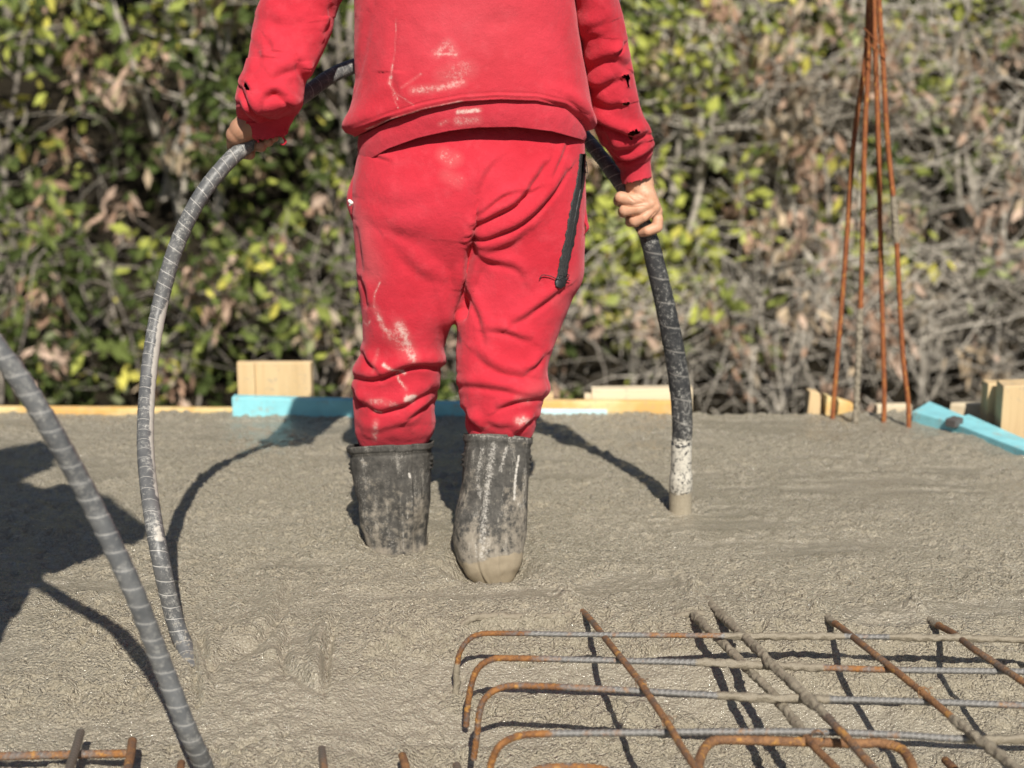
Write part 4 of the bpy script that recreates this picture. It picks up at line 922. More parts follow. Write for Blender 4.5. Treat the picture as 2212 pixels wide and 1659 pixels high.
for l in ([(1735, 1085), (1690, 1100), (1640, 1075), (1590, 1068), (1568, 1095)], [(1750, 1060), (1765, 1075), (1745, 1100), (1770, 1110)], [(1880, 290), (1890, 330), (1895, 365)], [(1872, 280), (1882, 320), (1884, 370)], [(1740, 1045), (1720, 1085), (1700, 1110)], [(1745, 1075), (1700, 1070), (1720, 1110)]):
    pts = [on(tb_, x, y, 0.005)[0] for x, y in T3(l)]; C, _ = catmull(pts, 30); mbz = MB(); mbz.tube(C, 0.0008, 6)
    link("loose_thread", mbz.mesh("loose_thread", [ZIP]), zp)
# gaping pocket on the left hip, ragged flap on the right
def lips(line, Y, w_, name, mat, thick=0.012):
    P, _ = catmull(np.c_[np.asarray(line, float), np.zeros(len(line))], 50); rows = []
    for i, (x, y) in enumerate(P[:, :2]):
        t = i / 49; ww = w_ * math.sin(pi * min(max(t, 0.03), 0.97)) ** 0.6
        rows.append([V(x, y, Y), V(x + ww, y, Y - thick * 1.5), V(x + ww, y, Y + thick), V(x + ww * 0.4, y, Y + thick * 1.5)])
    return ring_mesh(np.array(rows), name, [mat])
for o in (link("pocket", lips([(776, 358), (764, 378), (752, 410), (749, 436), (755, 462), (766, 492)], PY - 0.02, 20, "pocket", RED), tro),
          link("torn_flap", lips([(1262, 428), (1266, 450), (1270, 478), (1273, 492), (1264, 506)], PY - 0.03, -9, "torn_flap", RED, 0.006), tro)):
    for a in ("stain", "wear", "dark"): vattr(o.data, a, np.zeros(len(o.data.vertices)))
mbw = MB(); mbw.chain([vx(755, 434, PY - 0.055, 0.003), vx(759, 438, PY - 0.055, 0.0035), vx(756, 443, PY - 0.052, 0.002)])
link("lining", mbw.mesh("lining", [mat_plain("white_lining", (0.75, 0.73, 0.70), 0.9)]), tro)

# ---- sweatshirt
SEAM = np.array([(740, 300), (752, 296), (785, 285), (850, 258), (920, 235), (1000, 219), (1080, 214), (1160, 217), (1220, 232), (1262, 262), (1275, 285), (1290, 300)], float)
HEM = np.array([(760, 352), (780, 342), (830, 317), (900, 294), (970, 279), (1030, 272), (1110, 271), (1190, 280), (1262, 298), (1280, 305)], float)
SIL = np.array([(-425, 925, 1070, .055), (-385, 880, 1115, .075), (-345, 812, 1190, .095), (-280, 765, 1238, .115), (-200, 752, 1252, .126), (-100, 758, 1245, .130), (0, 766, 1242, .132), (60, 768, 1248, .134), (120, 768, 1258, .137), (170, 769, 1268, .140),
                (215, 763, 1275, .144), (250, 755, 1279, .146), (275, 751, 1277, .144), (305, 752, 1274, .138), (345, 770, 1265, .13)], float)
def body_pt(y, th, expo=2.4, shrink=0.0):
    """point of the trunk garment at drawing height y (array) and angle th"""
    xl = np.interp(y, SIL[:, 0], SIL[:, 1]) + shrink * 1200; xr = np.interp(y, SIL[:, 0], SIL[:, 2]) - shrink * 1200; d = np.interp(y, SIL[:, 0], SIL[:, 3]) - shrink
    c, s_ = np.cos(th), np.sin(th); ex = np.sign(c) * np.abs(c) ** (2 / expo); ey = np.sign(s_) * np.abs(s_) ** (2 / expo)
    x = (xl + xr) / 2 + ex * (xr - xl) / 2
    u = (x - CX) / F; vv = (CY - y) / F; ry = cp + vv * sp; rz = -sp + vv * cp
    k = PY / ry
    return np.stack([u * k, PY + ey * d, CAMH + rz * k], -1), x
def build_sweatshirt():
    T = 360; R = 230; th = np.arange(T) / T * 2 * pi
    _, x0 = body_pt(np.full(T, 250.0), th)
    yb = np.interp(x0, SEAM[:, 0], SEAM[:, 1])
    t = np.linspace(0, 1, R)
    yy = yb[None] + (-425 - yb[None]) * t[:, None]
    P, _ = body_pt(yy, np.broadcast_to(th, yy.shape))
    # blouson: the cloth swells over the band, then tucks under it
    rise = (yb[None] - yy)
    sd_ = 0.12 + 0.88 * sstep(0.45, 0.9, np.abs(np.cos(th)))[None]
    tuck = -0.016 * np.exp(-(rise / 9.0) ** 2) + 0.004 * np.exp(-((rise - 26) / 22) ** 2)
    tuck = tuck * sd_ + 0.0022 * np.exp(-((rise - 9.5) / 2.2) ** 2) - 0.0016 * np.exp(-((rise - 14.5) / 1.8) ** 2)
    tuck = tuck + 0.005 * np.exp(-((rise - 22) / 24) ** 2) * np.clip(np.abs(np.cos(th))[None] * 2 - 0.9, 0, 1)
    N = grid_normals(P); P = P + N * tuck[..., None]
    # a tucked-in inner lip
    lip = P[0].copy(); ctr = lip.mean(0); lip = lip + (ctr - lip) * [0.06, 0.12, 0]; lip[:, 2] += 0.004
    P = np.concatenate([lip[None], P], 0); N = grid_normals(P)
    V_ = P.reshape(-1, 3); uv = proj(V_); Nf = N.reshape(-1, 3); m = near_side(Nf)
    h = folds(uv, [([(853, 40), (850, 120), (846, 170), (870, 226)], 3, 1.5, 16, 8), ([(800, 30), (785, 110), (770, 180)], 3.5, 2.5, 16, 8), ([(900, 226), (950, 190), (1030, 150)], 2, 1, 26, 14),
                   ([(1275, 255), (1225, 205), (1190, 130)], 2.5, 1.5, 26, 14), ([(1258, 250), (1235, 220), (1215, 205)], 4, 3, 14, 8), ([(780, 268), (830, 220), (860, 190)], 3, 2, 20, 10),
                   ([(1000, 60), (1100, 40), (1200, 60)], 1.5, 1, 40, 20)])
    h += 0.0022 * perlin(V_ / 0.09 + 2) + 0.0009 * perlin(V_ / 0.03 + 4)
    V_ = V_ + Nf * (h * (0.4 + 0.6 * m))[:, None]
    mb = MB(); Q = grid_quads(R + 1, T)
    st = stain_field(uv, [([(856, 40), (853, 110), (848, 140)], 1.3, 0.45), ([(848, 140), (846, 160), (845, 185), (860, 215)], 1.8, 0.75), ([(846, 165), (843, 180)], 3, 0.8), ([(850, 198), (872, 212), (895, 228)], 1.3, 0.6), ([(848, 200), (855, 222), (862, 236)], 1.2, 0.6),
                          ([(945, 115), (968, 92), (982, 114)], 8, 0.55), ([(945, 117), (985, 117)], 3, 0.7), ([(893, 196), (930, 192), (1000, 178)], 7, 0.58), ([(960, 165), (1010, 150)], 16, 0.42), ([(870, 190), (910, 160)], 2.5, 0.45),
                          ([(790, 280), (850, 256), (920, 234), (1000, 218)], 2.0, 0.7)])
    mb.add(V_, Q[:, ::-1], None, stain=st, wear=0.35 * np.exp(-((uv[:, 0] - 1010) / 190) ** 2 - ((uv[:, 1] - 40) / 170) ** 2), dark=0.0)  # broad pink tint: sunlight on the upper back put into the colour
    # sleeves
    LR = [(790, -330, 905, -240, PY + .01, .075, .075), (735, -250, 870, -150, PY, .082, .08), (655, -140, 800, -70, PY, .074, .074), (590, -50, 748, -12, PY - .01, .070, .070), (562, 5, 728, 18, PY - .02, .068, .068), (547, 62, 716, 70, PY - .035, .065, .065), (536, 125, 688, 132, PY - .06, .062, .062),
          (520, 168, 662, 172, PY - .075, .060, .06), (511, 200, 656, 205, PY - .085, .058, .058), (510, 232, 652, 226, PY - .09, .054, .054), (516, 258, 640, 246, YL, .048, .048), (522, 268, 628, 258, YL, .043, .043)]
    RR = [(1095, -240, 1215, -330, PY + .01, .075, .075), (1125, -150, 1268, -250, PY, .082, .08), (1180, -70, 1300, -140, PY, .076, .074), (1216, -30, 1322, -50, PY, .074, .072), (1234, 5, 1337, 0, PY + .005, .070, .070), (1246, 65, 1350, 58, PY + .015, .067, .067),
          (1256, 125, 1360, 115, PY + .03, .064, .064), (1268, 200, 1374, 190, PY + .05, .060, .06), (1280, 265, 1388, 245, PY + .07, .056, .056), (1296, 305, 1403, 278, PY + .085, .052, .052), (1325, 345, 1412, 318, YR - .02, .044, .044), (1338, 362, 1404, 345, YR - .015, .037, .037)]
    fl = [(S1([(355, 770), (380, 830), (425, 905), (500, 968), (630, 1015)]), 9, 8, 16, 5.5), (S1([(545, 900), (600, 835), (660, 815), (740, 890), (800, 950)]), 7, 6, 14, 6), (S1([(390, 725), (425, 755), (455, 800)]), 3, 5, 8, 3.5),
          (S1([(850, 545), (868, 620), (905, 700)]), 7, 5, 14, 7), (S1([(580, 350), (610, 420), (600, 520)]), 3.5, 2.5, 12, 7), (S1([(1130, 60), (1140, 160), (1090, 290)]), 4, 4, 12, 6), (S1([(620, 700), (720, 640), (850, 600)]), 4, 3, 18, 9),
          (S1([(470, 380), (520, 500), (480, 640)]), 3, 2, 18, 9), (S1([(520, 150), (700, 220), (900, 200)]), 3, 2, 24, 12), (S1([(330, 900), (420, 1020), (560, 1062), (720, 1010)]), 8, 4, 14, 6)]
    fr = [(S2([(1150, 600), (1260, 540), (1350, 512), (1450, 575)]), 5, 4, 18, 9), (S2([(1150, 780), (1270, 762), (1390, 700)]), 5, 4, 18, 9), (S2([(1165, 1045), (1280, 1092), (1400, 1152), (1530, 1185), (1640, 1160)]), 10, 8, 15, 6),
          (S2([(1290, 1280), (1400, 1372), (1500, 1392), (1600, 1352), (1700, 1290)]), 9, 7, 13, 5.5), (S2([(1370, 470), (1420, 425), (1450, 380)]), 4, 4, 8, 4), (S2([(1280, 1160), (1350, 1260), (1480, 1290), (1620, 1230)]), 6, 4, 13, 6),
          (S2([(1020, 220), (1130, 260), (1300, 200)]), 3.5, 2.5, 20, 10), (S2([(1040, 380), (1150, 330), (1260, 330)]), 3.5, 2.5, 18, 9), (S2([(1200, 900), (1330, 940), (1480, 900)]), 4, 3, 16, 8)]
    holes = [(S2([(1445, 655), (1470, 672)]), 3.4), (S2([(1472, 690), (1478, 740)]), 1.6), (S2([(1445, 885), (1472, 892)]), 3.2), (S2([(1490, 1122), (1525, 1118)]), 3.8), (S2([(1470, 1150), (1510, 1190)]), 1.6)]
    tears = []
    for rows, fo, hol in ((LR, fl, [(S1([(405, 740), (440, 785)]), 1.8)]), (RR, fr, holes)):
        P = loft_pairs(rows, 330, 220, 2.1); N = grid_normals(P); v = P.reshape(-1, 3); n = N.reshape(-1, 3); uv = proj(v); m = near_side(n)
        h = 1.3 * folds(uv, fo) + 0.0030 * perlin(v / 0.05 + 7) + 0.0011 * perlin(v / 0.02 + 1)
        dh = np.full(len(v), 1e9)
        for l, wd in hol:
            d, _ = polydist(uv, l); d = np.abs(d) - wd * (1 + 0.9 * perlin(v / 0.005 + 3)); d[m < 0.3] = 1e9; dh = np.minimum(dh, d)
        h += 0.004 * np.exp(-np.clip(dh, 0, 99) / 3.0)
        v = v + n * (h * (0.4 + 0.6 * m))[:, None]
        q = grid_quads(P.shape[0], P.shape[1])
        q = q[~(dh[q] < 0).any(1)]
        mb.add(v, q, None, stain=0.0, wear=0.0, dark=0.0)
    return link("sweatshirt", mb.mesh("sweatshirt", [RED]), man)
sw = build_sweatshirt()
def vz(o):
    for a in ("stain", "wear", "dark"):
        if a not in o.data.attributes: vattr(o.data, a, np.zeros(len(o.data.vertices)))
    return o
def build_hem():
    T = 320; th = np.arange(T) / T * 2 * pi; R = 30
    _, x0 = body_pt(np.full(T, 280.0), th); yt = np.interp(x0, SEAM[:, 0], SEAM[:, 1]) - 3; yb = np.interp(x0, HEM[:, 0], HEM[:, 1])
    rows = []
    for k in range(R):
        t = k / (R - 1); y = yt + (yb - yt) * t
        xl = np.interp(y, [200, 280, 345], [770, 776, 779]); xr = np.interp(y, [200, 265, 305], [1270, 1266, 1262]); d = np.interp(y, [200, 275, 345], [.136, .124, .119])
        c, s_ = np.cos(th), np.sin(th); ex = np.sign(c) * np.abs(c) ** (2 / 2.5); ey = np.sign(s_) * np.abs(s_) ** (2 / 2.5)
        x = (xl + xr) / 2 + ex * (xr - xl) / 2; u = (x - CX) / F; vv = (CY - y) / F; kk = PY / (cp + vv * sp)
        p = np.stack([u * kk, PY + ey * d, CAMH + (-sp + vv * cp) * kk], -1)
        gap = 0.006 * np.exp(-((x - 1180) / 80) ** 2) * t
        p[:, 1] -= np.where(s_ < 0, gap + 0.004 * t, 0)
        rows.append(p)
    P = np.array(rows); N = grid_normals(P)
    bul = np.array([0.0025 * math.sin(pi * min(1, k / (R - 1) * 1.0)) for k in range(R)])
    P = P + N * bul[:, None, None] + N * (0.0012 * perlin(P / 0.04 + 8) + 0.0006 * perlin(P / 0.015))[..., None]
    inner = P[::-1][:12] - N[::-1][:12] * 0.004; inner[..., 2] += 0.0012
    ring = np.concatenate([P, inner], 0)
    me = mesh_np("hem_band", ring.reshape(-1, 3), grid_quads(len(ring), T)[:, ::-1], [RED_RIB]); uv = proj(ring.reshape(-1, 3))
    vattr(me, "stain", stain_field(uv, [([(990, 242), (1035, 238)], 4, 0.9), ([(990, 262), (1030, 258)], 8, 0.6), ([(950, 268), (965, 262)], 4, 0.5)])); vattr(me, "wear", np.full(len(uv), 0.08))
    vz(link("hem_band", me, sw))
build_hem()
def cuff(rows, name, ragged):
    P = loft_pairs(rows, 40, 120, 2.1); N = grid_normals(P)
    P = P + N * (0.0012 * perlin(P / 0.02 + 3))[..., None]
    e = perlin(P[-1] / 0.004) * ragged
    P[-1, :, 2] += e; P[-2, :, 2] += e * 0.6
    inn = P[::-1][:14] + (P.mean(1)[::-1][:14][:, None] - P[::-1][:14]) * 0.12
    ring = np.concatenate([P, inn], 0)
    me = mesh_np(name, ring.reshape(-1, 3), grid_quads(len(ring), 120), [RED_RIB]); vattr(me, "wear", np.full(len(ring) * 120, 0.08))
    return vz(link(name, me, sw))
cuff([(513, 252, 642, 238, YL, .046, .046), (514, 262, 634, 258, YL, .042, .042), (520, 276, 626, 272, YL, .038, .038), (540, 296, 620, 288, YL, .034, .034), (553, 303, 614, 294, YL, .032, .032)], "cuff", 0.004)
cuff([(1328, 352, 1408, 336, YR - .015, .037, .037), (1340, 366, 1405, 348, YR - .012, .034, .034), (1341, 380, 1407, 362, YR - .01, .034, .034), (1344, 396, 1408, 380, YR - .01, .034, .034)], "cuff", 0.003)
mbk = MB()
for l in ([(606, 292), (612, 298), (617, 306), (613, 312), (606, 311)], [(614, 280), (620, 284), (618, 290)], [(555, 303), (560, 307)]):
    C, _ = catmull([V(x, y, YL - 0.03) for x, y in l], 30); mbk = MB(); mbk.tube(C, np.interp(np.linspace(0, 1, 30), [0, .5, 1], [.0012, .0022, .0014]), 8)
    vz(link("frayed_thread", mbk.mesh("frayed_thread", [RED]), sw))

# ---- boots
def build_boot(rows, Yt, Yb, strip_th, wet_line, marks, side):
    n = len(rows); R = 150; T = 160
    full = []
    for i, (xl, yl, xr, yr) in enumerate(rows):
        Y = Yt + (Yb - Yt) * i / (n - 1); hw = np.linalg.norm(V(xr, yr, Y) - V(xl, yl, Y)) / 2
        full.append((xl, yl, xr, yr, Y, hw * 0.97, hw * 1.05))
    P = loft_pairs(full, R, T, 2.75); N = grid_normals(P); th = np.arange(T) / T * 2 * pi
    s_ = np.linspace(0, 1, R)[:, None]
    dth = np.abs(((th[None] - strip_th) + pi) % (2 * pi) - pi)
    h = 0.0042 * sstep(0.20, 0.188, dth) * np.ones_like(s_) + 0.0012 * sstep(0.05, 0.03, dth)
    h = h + 0.0026 * sstep(0.040, 0.034, s_)                       # collar
    h = h - 0.0016 * np.exp(-((s_ - 0.062) / 0.008) ** 2)
    for k in (0.115, 0.145, 0.175):                                # grip ribs on the flanks
        for c in (0.12, pi - 0.12):
            d2 = np.abs(((th[None] - c) + pi) % (2 * pi) - pi); h = h + 0.0045 * np.exp(-((s_ - k - 0.01 * np.cos(d2 * 6)) / 0.008) ** 2) * sstep(0.42, 0.25, d2)
    h = h + 0.004 * perlin(P / 0.06 + side) * sstep(0.15, 0.5, s_) + 0.0015 * perlin(P / 0.022 + side)
    P = P.copy(); ny = np.clip(-np.sin(th), -1, 1)[None] * (1 - np.clip(s_ / 0.35, 0, 1)) ** 1.5; P[..., 2] += 0.017 * ny
    for (cx, cy, rx, ry, a) in marks[1]:
        uvp = proj(P); h = h + a * np.exp(-((uvp[..., 0] - cx) / rx) ** 2 - ((uvp[..., 1] - cy) / ry) ** 2)
    P = P + N * h[..., None]
    inn = P[:40] - N[:40] * 0.0045
    ring = np.concatenate([inn[::-1], P], 0); v = ring.reshape(-1, 3); uv = proj(v)
    me = mesh_np("boot", v, grid_quads(len(ring), T), [BOOT])
    vattr(me, "mark", stain_field(uv, marks[0]))
    low = np.concatenate([np.zeros(40), np.linspace(0, 1, R)]); vattr(me, "low", np.repeat(low, T))
    wl = np.interp(uv[:, 0], [q[0] for q in wet_line], [q[1] for q in wet_line]) + 5 * perlin(v / 0.012)
    vattr(me, "wet", sstep(-1.5, 1.5, uv[:, 1] - wl))
    return link("boot", me, man)
b1 = build_boot([(753, 964, 933, 954), (757, 985, 932, 975), (761, 1020, 931, 1010), (769, 1060, 930, 1052), (779, 1110, 927, 1105), (790, 1160, 923, 1158), (800, 1198, 920, 1204), (812, 1250, 914, 1255)], PY + 0.032, PY + 0.022, 3 * pi / 2 + 0.30,
           [(700, 1220), (1000, 1225)], ([(T4([(320, 770), (335, 800)]), 5, 0.6), (T4([(620, 855), (625, 875)]), 2, 1.2), (T4([(640, 1000), (640, 1060)]), 1.3, 0.7), (T4([(740, 850), (735, 900)]), 5, 0.5), (T4([(610, 1100), (610, 1140)]), 1.3, 0.8), (T4([(572, 720), (578, 1000), (585, 1380)]), 1.0, 0.55), (T4([(628, 900), (640, 1100), (652, 1380)]), 1.0, 0.5), (T4([(300, 900), (330, 1100), (380, 1320)]), 14, 0.42), (T4([(470, 1200), (560, 1370)]), 16, 0.40)],
            [(905, 1160, 14, 30, -0.008), (918, 1185, 8, 18, 0.006), (800, 1030, 30, 60, -0.004)]), 3.0)
b1["label"] = "left boot, sunk deeper in the concrete, brown and grey stained"
b2 = build_boot([(1005, 938, 1147, 946), (1003, 962, 1146, 968), (1001, 1005, 1144, 1010), (997, 1055, 1142, 1060), (986, 1110, 1140, 1110), (981, 1150, 1137, 1150), (985, 1186, 1132, 1180), (1000, 1222, 1126, 1210), (1026, 1250, 1114, 1238), (1048, 1270, 1100, 1262), (1060, 1296, 1094, 1292)], 2.485, 2.418, 3 * pi / 2 - 0.02,
           [(960, 1210), (1000, 1216), (1030, 1216), (1060, 1205), (1100, 1198), (1140, 1192)],
           ([(T4([(1160, 670), (1140, 800), (1115, 950), (1095, 1150), (1085, 1390)]), 8, 0.62), (T4([(1095, 680), (1070, 780), (1055, 900), (1070, 1000)]), 5, 0.55), (T4([(1245, 680), (1220, 760), (1205, 830)]), 3.5, 0.7), (T4([(1320, 740), (1300, 860), (1290, 1020)]), 2.2, 0.95),
             (T4([(1360, 820), (1355, 950), (1350, 1060)]), 4, 0.55), (T4([(1320, 1050), (1345, 1060)]), 4, 0.6), (T4([(1000, 605), (1180, 618), (1390, 632)]), 3, 0.55), (T4([(1045, 1290), (1050, 1380)]), 3, 0.6), (T4([(1135, 1180), (1140, 1380)]), 4, 0.45)],
            [(985, 1120, 16, 40, 0.004), (1120, 1100, 16, 60, -0.004)]), 8.0)
b2["label"] = "right boot, heel lifted, white streaks and wet concrete up its heel"
# hair, eyes
hx, hy, hY = 998, -610, PY + 0.085
mbh = MB(); mbh.chain([vx(hx, hy - 34, hY - 0.030, 0.087), vx(hx, hy - 42, hY + 0.010, 0.080)]); mbh.chain([vx(hx, hy + 10, hY - 0.045, 0.075), vx(hx, hy + 60, hY - 0.045, 0.055)])
hm = voxel(mbh.mesh("hair", []), 0.004, 3); hv = get_co(hm); set_co(hm, hv + get_no(hm) * (0.004 * perlin(hv / 0.012))[:, None]); hm.materials.append(mat_plain("dark_hair", (0.025, 0.018, 0.012), 0.6, 0.4, 200, 0.8, 0.004))
link("hair", hm, man)
for s in (-1, 1):
    mb_ = MB(); mb_.chain([vx(hx + s * 36, hy + 2, hY + 0.078, 0.011), vx(hx + s * 36, hy + 2, hY + 0.080, 0.0105)]); link("eye", mb_.mesh("eye", [mat_plain("eye_white", (0.6, 0.55, 0.5), 0.2, 0.05)]), man)

# ------------------------------------------------------------------ the second worker, standing just outside the left of the picture (his shadow falls into it)
def build_helper():
    cx, cy = -0.90, 1.42
    NAVY = mat_plain("navy_workwear", (0.03, 0.045, 0.085), 0.9, 0.25, 60, 0.4, 0.003)
    GREY = mat_plain("grey_workwear", (0.09, 0.09, 0.095), 0.9, 0.25, 60, 0.4, 0.003)
    hand = np.array(V(-330, 440, 1.60))
    el = np.array([-0.60, 1.40, 1.09]); sh = np.array([-0.74, 1.42, 1.27]); lsh = np.array([-1.06, 1.42, 1.27]); lel = np.array([-1.16, 1.50, 1.02]); lh = np.array(V(-600, 310, 1.70)) + [0, 0, 0.005]
    b = MB()
    b.chain([(cx, cy, 0.72, .10), (cx, cy, 1.0, .10), (cx, cy, 1.22, .09), (cx, cy + .01, 1.34, .05), (cx, cy + .03, 1.40, .05)])
    b.chain([(cx, cy + .02, 1.50, .083), (cx, cy + .05, 1.50, .080)]); b.chain([(cx, cy + .06, 1.46, .066), (cx, cy + .085, 1.405, .04)])
    b.chain([(cx, cy + .13, 1.495, .008), (cx, cy + .146, 1.462, .013)]); b.chain([(cx - .02, cy + .118, 1.43, .007), (cx + .02, cy + .118, 1.43, .007)])
    for s in (-1, 1): b.chain([(cx + s * .082, cy + .04, 1.49, .012), (cx + s * .080, cy + .04, 1.455, .01)])
    for a, e_, h_ in ((sh, el, hand), (lsh, lel, lh)):
        b.chain([(*a, .05), (*e_, .038), (*(e_ * .15 + h_ * .85), .027), (*h_, .026)])
        d = np.array([0.3, 0.2, -0.6]); d /= np.linalg.norm(d)
        for k in range(4):
            o = h_ + np.array([-0.02 + 0.016 * k, 0.015, 0.005]); b.chain([(*o, .010), (*(o + [0.012, 0.03, -0.012]), .009), (*(o + [0.02, 0.018, -0.036]), .008)])
        b.chain([(*(h_ + [0.02, -0.015, 0]), .012), (*(h_ + [0.035, -0.02, -0.03]), .009)])
    for s in (-1, 1): b.chain([(cx + s * .09, cy, .72, .075), (cx + s * .10, cy + .02, .38, .052), (cx + s * .11, cy, .02, .04), (cx + s * .12, cy + .12, -.06, .035)])
    bm_ = voxel(b.mesh("person", []), 0.005, 3); bm_.materials.append(SKIN)
    p = link("person", bm_, None, "second worker in dark clothes outside the left edge, holding up the near hose", "person")
    j = MB(); j.chain([(cx, cy, .68, .155), (cx, cy, .9, .15), (cx, cy, 1.12, .15), (cx, cy, 1.26, .11)])
    for s in (-1, 1): j.chain([(cx + s * .06, cy, .68, .14), (cx + s * .07, cy, 1.0, .14), (cx + s * .13, cy, 1.25, .08)])
    for a, e_, h_ in ((sh, el, hand), (lsh, lel, lh)): j.chain([(*a, .078), (*e_, .066), (*(e_ * .25 + h_ * .75), .048)])
    jm = voxel(j.mesh("jacket", []), 0.006, 4); v = get_co(jm); set_co(jm, v + get_no(jm) * (0.010 * perlin(v / 0.07) + 0.004 * perlin(v / 0.03))[:, None]); jm.materials.append(NAVY); link("jacket", jm, p)
    t = MB()
    for s in (-1, 1): t.chain([(cx + s * .085, cy, .74, .11), (cx + s * .10, cy + .02, .40, .085), (cx + s * .11, cy, .14, .07)])
    tm = voxel(t.mesh("trousers", []), 0.006, 4); v = get_co(tm); set_co(tm, v + get_no(tm) * (0.008 * perlin(v / 0.06))[:, None]); tm.materials.append(GREY); link("trousers", tm, p)
    for s in (-1, 1):
        k = MB(); k.chain([(cx + s * .11, cy, .17, .078), (cx + s * .11, cy, .0, .062), (cx + s * .115, cy + .02, -.08, .055), (cx + s * .125, cy + .16, -.10, .045)])
        km = voxel(k.mesh("boot", []), 0.006, 3); km.materials.append(BOOT)
        for a in ("mark", "low", "wet"): vattr(km, a, np.zeros(len(km.vertices)))
        link("boot", km, p)
    c = MB(); c.chain([(cx, cy + .02, 1.545, .088), (cx, cy + .04, 1.54, .088)]); c.chain([(cx - .05, cy + .12, 1.545, .012), (cx, cy + .19, 1.535, .012), (cx + .05, cy + .12, 1.545, .012)]); c.chain([(cx, cy + .12, 1.545, .012), (cx, cy + .19, 1.535, .012)])
    cm = voxel(c.mesh("cap", []), 0.005, 3); cm.materials.append(NAVY); link("cap", cm, p)
build_helper()

# ------------------------------------------------------------------ shrubs on the slope beyond
def leaf_mat(name, sat=1.0):
    k = NT(name); c = k.attrc("tint")
    m = k.set(Base_Color=c, Roughness=0.8, Specular_IOR_Level=0.15)
    tr = k.new("ShaderNodeBsdfTranslucent"); k.lk(c, tr.inputs[0]); ms = k.new("ShaderNodeMixShader"); ms.inputs[0].default_value = 0.25
    k.lk(k.p.outputs[0], ms.inputs[1]); k.lk(tr.outputs[0], ms.inputs[2]); k.lk(ms.outputs[0], k.out.inputs[0]); return m
LEAF = leaf_mat("leaf")
BARK = mat_plain("grey_bark", (0.25, 0.22, 0.185), 0.9, 0.35, 20, 0.6, 0.01)
BARK2 = mat_plain("pale_bark", (0.46, 0.42, 0.355), 0.9, 0.3, 20, 0.6, 0.01)
def leaves(centres, size, cols, rg, droop=0.2, face=0.45, elong=1.5):
    n = len(centres)
    nrm = rg.normal(size=(n, 3)); nrm += face * np.array([0.1, -1.1, 0.9]); nrm /= np.linalg.norm(nrm, axis=1)[:, None]
    a = rg.normal(size=(n, 3)); a[:, 2] -= droop * 3; a -= nrm * np.sum(a * nrm, 1)[:, None]; a /= np.linalg.norm(a, axis=1)[:, None]; b = np.cross(nrm, a)
    s = size * rg.uniform(0.6, 1.3, n)[:, None]
    p0 = centres; pl = centres + a * s * 0.5 * elong + b * s * 0.36; pr = centres + a * s * 0.5 * elong - b * s * 0.36
    pm = centres + a * s * 0.5 * elong - nrm * s * 0.10; p1 = centres + a * s * elong - nrm * s * 0.12
    V_ = np.stack([p0, pl, p1, pr, pm], 1).reshape(-1, 3); i = np.arange(n)[:, None] * 5
    tris = np.concatenate([i + [0, 4, 1], i + [1, 4, 2], i + [2, 4, 3], i + [3, 4, 0]], 0)
    return V_, tris, np.repeat(cols, 5, 0)
GREENS = np.array([(0.065, 0.090, 0.026), (0.13, 0.165, 0.045), (0.26, 0.30, 0.075), (0.40, 0.43, 0.095), (0.56, 0.52, 0.11), (0.20, 0.22, 0.12), (0.34, 0.37, 0.18)])
SHADE_GREENS = GREENS * 0.30  # greens dimmed so the hillside leaves carry painted shade
DRY = np.array([(0.50, 0.35, 0.26), (0.58, 0.43, 0.33), (0.40, 0.26, 0.18), (0.52, 0.41, 0.28), (0.38, 0.32, 0.24)])
